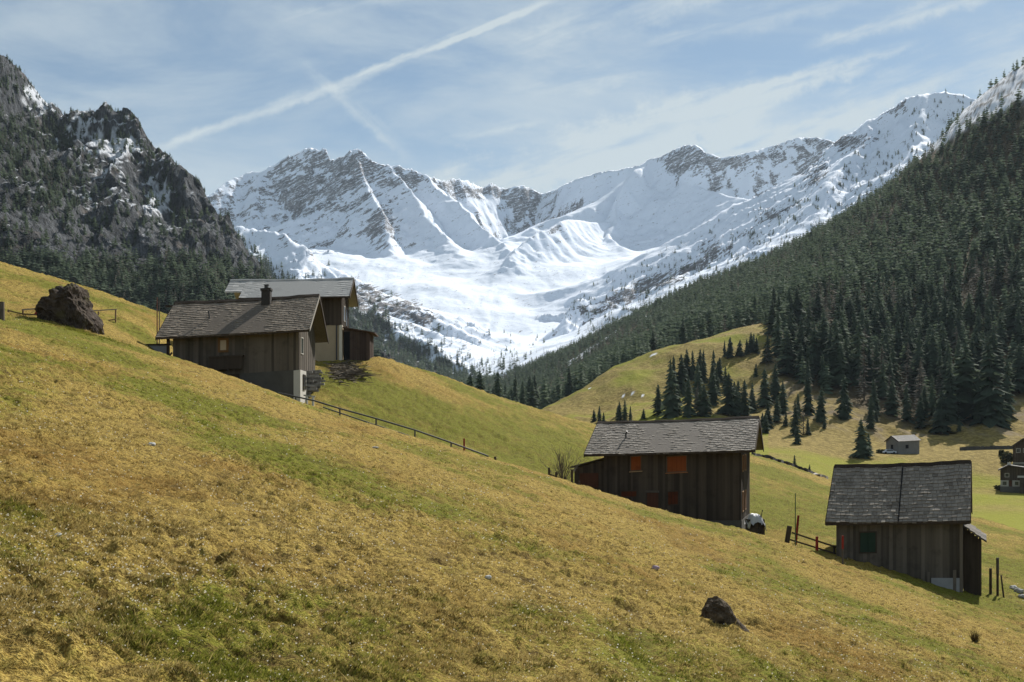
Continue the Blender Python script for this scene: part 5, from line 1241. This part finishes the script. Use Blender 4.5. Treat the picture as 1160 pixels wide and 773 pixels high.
# ---- little dark fence and a leafless bush at the left of house 3
rail_fence('small dark picket fence beside the leafless bush, left of the orange-shuttered house', [(622,530,545,0),(630,535,548,0),(640,540,552,0),(648,532,556,0),(656,545,560,0)], [((621,537),(657,552)),((621,541),(657,557))], 71.5, M_BEAM, M_BEAM, name='picket_fence', w=.12, loc=ground_at(636, 548, 55, 74))
bpy.data.objects['picket_fence']['label'] = 'small dark fence beside the leafless bush, left of the orange-shuttered house'
def bush(name, label, base, h_, n, mat, seed, spread=.9, w=.012, twigs=6):
    r = random.Random(seed); mb = MB()
    for i in range(n):
        a = r.random() * 6.28; l = h_ * (.5 + .5 * r.random()); e_ = spread * r.random()
        d = Vector((math.cos(a) * e_, math.sin(a) * e_, 1)).normalized(); p0 = base + Vector((math.cos(a), math.sin(a), 0)) * .12 * h_ * r.random(); p1 = p0 + d * l * .55; p2 = p1 + (d + Vector((r.random()-.5, r.random()-.5, .1))*.7).normalized() * l * .45
        mb.tube([p0 - Vector((0,0,.1)), p1, p2], [w * 1.3, w, w * .5], 4, r.random())
        for q in range(twigs):
            s_ = p0.lerp(p1, .4 + .6 * r.random()) if q % 2 else p1.lerp(p2, r.random()); e2 = s_ + (d + Vector((r.random()-.5, r.random()-.5, r.random()-.3)) * 1.6).normalized() * l * .3 * (.5 + r.random())
            mb.tube([s_, e2], [w * .55, w * .3], 3, r.random())
    o = mb.build(name, mat, None, base); o.location = base; return o
M_TWIG = wood('grey_twigs', (.06, .05, .04), (.20, .165, .13))
g = ground_at(637, 546, 55, 78); Yb_ = 73.5; g = Vector(((637 - CU) / F * Yb_, Yb_, float(TA.z((637 - CU) / F * Yb_, Yb_))))
tag(bush('leafless_bush', '', g, 2.3, 34, M_TWIG, 4, 1.1, .016, 7), 'leafless grey-brown bush left of the orange-shuttered house', 'bush')
g = ground_at(1105, 727, 20, 50); 
tag(bush('dry_tuft', '', g, .42, 60, wood('dead_stalks', (.07, .05, .02), (.22, .16, .06)), 8, 1.3, .008, 2), 'dark dry plant tuft alone on the slope at the lower right', 'plant')
# ---- heap of cut branches on the bank under house 2
r = random.Random(12); mb = MB(); gb = ground_at(393, 424, 78, 105)
for i in range(330):
    u = r.gauss(393, 11); v = r.gauss(423, 6)
    if not (372 < u < 416 and 409 < v < 440): continue
    p0 = ground_at(u, v, 78, 105); a = r.random() * 6.28; l = .5 + 1.0 * r.random(); d = Vector((math.cos(a), math.sin(a) * .8, .25 * (r.random() - .3)))
    p0.z += .03 + .12 * r.random(); p1 = p0 + d * l; p1.z = max(p1.z, float(TA.z(p1.x, p1.y)) + .03)
    mb.tube([p0 - d * l * .4, p0 + Vector((0,0,.06)), p1], [.030, .034, .014], 4, r.random())
o = mb.build('brushwood_heap', wood('brushwood', (.05, .04, .03), (.22, .18, .13)), None, gb); o.location = gb
tag(o, 'dark heap of cut branches on the bank below the pale-roofed house', 'brushwood')
# ---- stone edge and pale road slab along the far rim of the near field
def rim(u, dv=0.):
    j = int(np.clip(np.searchsorted(TA.us, u), 0, len(TA.us) - 1)); s_ = TA.Ys > 95; i = int(np.argmax((TA.Z[:, j] / TA.Ys) * s_ - 9 * ~s_)); Y = TA.Ys[i]; return Vector(((u - CU) / F * Y, Y, float(TA.Z[i, j])))
q = [rim(u) for u in np.linspace(852, 921, 24)]; g = q[12]
t = thing('field_wall', 'low dark stone wall along the field rim between house roof and barn roof', 'wall', g.copy()); mb = MB(); r = random.Random(3)
for a, b in zip(q[:-1], q[1:]):
    up = Vector((0, 0, .30 + .12 * r.random())); back = Vector((0, .35, 0)); dn = Vector((0, 0, -.3)); b2 = a.lerp(b, .97)
    mb.hexa([a+dn, b2+dn, b2+dn+back, a+dn+back, a+up, b2+up, b2+up+back, a+up+back], r.random())
part_of(t, mb, 'stonework', plain('dark_wall_stone', (.085, .08, .075), .4, 1.5))
q = [rim(u) for u in np.linspace(921.5, 938, 8)]; V = []
mb = MB()
for a, b in zip(q[:-1], q[1:]):
    mb.hexa([a+Vector((0,-.1,-.3)), b+Vector((0,-.1,-.3)), b+Vector((0,3,-.5)), a+Vector((0,3,-.5)), a+Vector((0,-.1,.30)), b+Vector((0,-.1,.30)), b+Vector((0,3,.15)), a+Vector((0,3,.15))], .5)
o = mb.build('road_slab', plain('pale_road_concrete', (.42, .38, .33), .15), None, q[3]); o.location = q[3]; tag(o, 'pale concrete road edge behind the left end of the barn roof', 'road edge')
# ---- road wall below the forest, car and bushes by the stone hut
t0 = []
for u in np.linspace(1088, 1149, 26):
    Y = TB.hit(u, np.interp(u, [1088, 1149], [510.5, 508.5]), 250, 420); x = (u - CU) / F * Y; t0.append(Vector((x, Y, float(TB.z(x, Y)))))
t = thing('road_wall', 'long dark stone retaining wall under the forest, left of the upper chalet', 'wall', t0[13].copy()); mb = MB()
for a, b in zip(t0[:-1], t0[1:]):
    b2 = a.lerp(b, .98); up = Vector((0, 0, .9 + .25 * r.random())); dn = Vector((0, 0, -.6)); back = Vector((0, .6, 0)); mb.hexa([a+dn, b2+dn, b2+dn+back, a+dn+back, a+up, b2+up, b2+up+back, a+up+back], r.random())
part_of(t, mb, 'stonework', plain('dark_retaining_stone', (.07, .066, .06), .4, .8))
def bground(u, v, y0=180, y1=520): Y = TB.hit(u, v, y0, y1); x = (u - CU) / F * Y; return Vector((x, Y, float(TB.z(x, Y))))
g = bground(1007, 514.5); t = thing('parked_car', 'pale blue-grey car parked beside the small stone hut', 'car', g)
def CT(x, y, z): return g + Vector((x, y, z))
mb = MB(); mb.prism([(-2,.35),(-1.95,.75),(-1.3,.88),(-.75,1.38),(.75,1.42),(1.35,.92),(2,.8),(2.05,.35)], CT, -.8, .8); part_of(t, mb, 'body', plain('pale_car_paint', (.45, .50, .56), .08, 1, .35, .5))
mb = MB(); mb.prism([(-1.2,.9),(-.72,1.3),(.70,1.34),(1.2,.95)], CT, -.83, .83); part_of(t, mb, 'window', M_GLASS)
for x in (-1.25, 1.25):
    for y in (-.72, .72):
        mb = MB(); mb.tube([CT(x, y - .11, .33), CT(x, y + .11, .33)], .33, 12); part_of(t, mb, 'wheel', M_DARK)
def leafy(label, u, v, w, h_, seed, green=(.035,.05,.018)):
    g = bground(u, v); R = w / F * g.y / 2; H = h_ / F * g.y; rn = np.random.default_rng(seed); n = 900
    d = rn.normal(size=(n, 3)); d /= np.linalg.norm(d, axis=1, keepdims=True); rad = rn.uniform(.55, 1.05, n)[:, None] * (1 + .25 * np.sin(d * 5 + seed).sum(1))[:, None] ** .5
    c_ = d * rad * np.array([R, R * .8, H * .5]) + np.array([0, 0, H * .48]); s_ = rn.uniform(.12, .28, n) * (H / 3 + .3)
    a = rn.normal(size=(n, 3)); a /= np.linalg.norm(a, axis=1, keepdims=True); b = np.cross(a, rn.normal(size=(n, 3))); b /= np.linalg.norm(b, axis=1, keepdims=True)
    V = np.stack([c_ - a * s_[:, None], c_ + b * s_[:, None] * .7, c_ + a * s_[:, None], c_ - b * s_[:, None] * .7], 1).reshape(-1, 3)
    o = link('bush', mesh_np('bush', V, np.arange(n * 4).reshape(-1, 4), dict(tone=np.repeat(rn.random(n), 4))), M_BUSH, None, g); return tag(o, label, 'bush')
M_BUSH = foliage('bush_leaves', (.018, .026, .014), (.055, .065, .03), .2)
leafy('dark hedge on the slope left of the upper chalet', 1141, 525, 16, 12, 3)
leafy('dark rounded bush at the upper left end of the hedge by the upper chalet', 1134.5, 517, 6, 7, 4)
leafy('low dark bush left of the pale car by the stone hut', 998, 514, 10, 5, 5)
leafy('low scrubby bush in front of the white-walled chalet', 1134, 556, 14, 7, 6)
# ================================================================== CAMERA, LIGHT, SKY
cam = bpy.data.cameras.new('camera'); co = bpy.data.objects.new('camera', cam); C.objects.link(co)
cam.sensor_width = 36; cam.lens = F / 1160 * 36; cam.shift_y = (HV - 386.5) / 1160
cam.clip_start = .2; cam.clip_end = 40000
co.location = (0, 0, 0); co.rotation_euler = (math.radians(90), 0, 0); SC.camera = co

SUN_AZ, SUN_EL = math.radians(30), math.radians(39.5)     # azimuth to the right of the view axis (+Y)
sd = Vector((math.sin(SUN_AZ) * math.cos(SUN_EL), math.cos(SUN_AZ) * math.cos(SUN_EL), math.sin(SUN_EL)))
su = bpy.data.lights.new('sun', 'SUN'); so = bpy.data.objects.new('sun', su); C.objects.link(so)
su.energy = 4.6; su.angle = math.radians(.53); su.color = (1, .95, .87)
so.rotation_euler = sd.to_track_quat('Z', 'Y').to_euler()

W = bpy.data.worlds.new('World'); SC.world = W; W.use_nodes = True
nt = W.node_tree; bg = nt.nodes['Background']
class WN(NM):
    def __init__(s): s.nt = nt
w = WN()
sky = w.n('ShaderNodeTexSky', sky_type='NISHITA'); sky.sun_disc = False
sky.sun_elevation = SUN_EL; sky.sun_rotation = SUN_AZ
sky.altitude = 1400; sky.air_density = 1.0; sky.dust_density = .6; sky.ozone_density = 1.6
g = w.n('ShaderNodeTexCoord').outputs['Generated']
sp = w.n('ShaderNodeSeparateXYZ'); w.L(g, sp.inputs[0]); X, Y_, Z_ = sp.outputs
yy = w.math('MAXIMUM', Y_, .02)
a = w.math('DIVIDE', X, yy); e = w.math('DIVIDE', Z_, yy)          # directions on a plane facing north
cv = w.n('ShaderNodeCombineXYZ'); w.L(a, cv.inputs[0]); w.L(e, cv.inputs[1]); cp = cv.outputs[0]
def U(u): return (u - CU) / F
def V(v): return (HV - v) / F
def streak(u0, v0, u1, v1, wpx, nscale, soft=1.0, lo=.35, hi=.65, stretch=.12, fade=60.):
    """a wispy band along a line between two sky directions"""
    ang = math.atan2(V(v1) - V(v0), U(u1) - U(u0))
    cx, cy = (U(u0) + U(u1)) / 2, (V(v0) + V(v1)) / 2; ln = math.hypot(U(u1) - U(u0), V(v1) - V(v0))
    sb = w.n('ShaderNodeVectorMath', operation='SUBTRACT'); w.L(cp, sb.inputs[0]); sb.inputs[1].default_value = (cx, cy, 0)
    r = w.mapv(sb.outputs[0], (1, 1, 1), (0, 0, -ang))
    s2 = w.n('ShaderNodeSeparateXYZ'); w.L(r, s2.inputs[0])
    nz_ = w.noise(w.mapv(r, (stretch, 1, 1)), nscale, 5, .62, .3)
    wob = w.math('MULTIPLY', w.math('SUBTRACT', w.noise(r, 22, 5, .7), .5), wpx / F * 2.6)
    d = w.math('ABSOLUTE', w.math('ADD', s2.outputs[1], wob))
    band = w.ramp(d, wpx / F, 0)
    end = w.ramp(w.math('ABSOLUTE', s2.outputs[0]), ln / 2, ln / 2 - fade / F)
    return w.math('MULTIPLY', w.math('MULTIPLY', band, end), w.ramp(nz_, lo, hi))
cl = None
for args, amt in (((150,178,470,66,9,60,1,.15,.6), .45), ((340,112,660,-14,7,60,1,.3,.68,.12,130.), .85), ((470,64,640,-6,5,60,1,.1,.5,.12,70.), .6),
                  ((330,62,480,190,11,55,1,.25,.65), .34), ((430,255,900,105,52,40,1,.3,.66), .75),
                  ((760,140,1010,60,16,60,1,.3,.6), .6), ((900,60,1150,-20,14,60,1,.3,.6), .5),
                  ((840,180,1100,60,40,40,1,.38,.7), .45), ((560,110,760,70,22,55,1,.4,.7), .3),
                  ((980,110,1250,20,50,34,1,.4,.7), .4), ((560,60,900,-60,40,34,1,.35,.7), .4), ((620,235,1010,118,22,60,1,.32,.62), .55), ((700,62,1010,-20,20,60,1,.34,.7), .34), ((930,190,1180,110,18,55,1,.34,.64), .5), ((300,30,560,-40,14,50,1,.38,.7), .3), ((480,165,640,128,8,60,1,.35,.65), .35), ((790,120,1060,40,9,70,1,.3,.6), .5)):
    t = w.math('MULTIPLY', streak(*args), amt * 1.25)
    cl = t if cl is None else w.math('ADD', cl, t)
veil = w.noise(w.mapv(cp, (2.2, 7, 1), (0, 0, -.35)), 1.6, 6, .62, .4)
cl = w.math('ADD', cl, w.math('ADD', w.math('MULTIPLY', w.ramp(veil, .32, .72), .58), .16))
low = w.ramp(e, .33, .12, 0, .5)
cl = w.math('ADD', cl, low, True)
tint = w.mix(1.0, sky.outputs[0], (.80, .925, .90), 'MULTIPLY')
colr = w.mix(w.math('MULTIPLY', cl, .9), tint, (6.4, 7.2, 7.5))
w.L(colr, bg.inputs['Color']); bg.inputs['Strength'].default_value = .064
vs = SC.view_settings; vs.view_transform = 'Standard'; vs.look = 'None'; vs.gamma = 1; vs.use_curve_mapping = False
vs.exposure = .62
SC.render.engine = 'CYCLES'; SC.cycles.use_denoising = True; SC.cycles.denoising_prefilter = 'ACCURATE'
SC.cycles.max_bounces = 6; SC.cycles.diffuse_bounces = 2; SC.cycles.glossy_bounces = 2; SC.cycles.transmission_bounces = 2

# ================================================================== AIR
m = bpy.data.materials.new('haze'); m.use_nodes = True; m.node_tree.nodes.clear()
vo = m.node_tree.nodes.new('ShaderNodeVolumePrincipled'); ou = m.node_tree.nodes.new('ShaderNodeOutputMaterial')
vo.inputs['Density'].default_value = 0.34e-4; vo.inputs['Color'].default_value = (.72, .86, 1, 1); vo.inputs['Anisotropy'].default_value = .1
m.node_tree.links.new(vo.outputs[0], ou.inputs['Volume'])
mb = MB(); mb.box(lambda a, b, c: Vector((a, b, c)), -6510, 6510, -6510, 6510, -72, 1290)
tag(mb.build('haze', m), 'thin blue haze in the valley air', None, kind='stuff')
SC.cycles.volume_bounces = 0
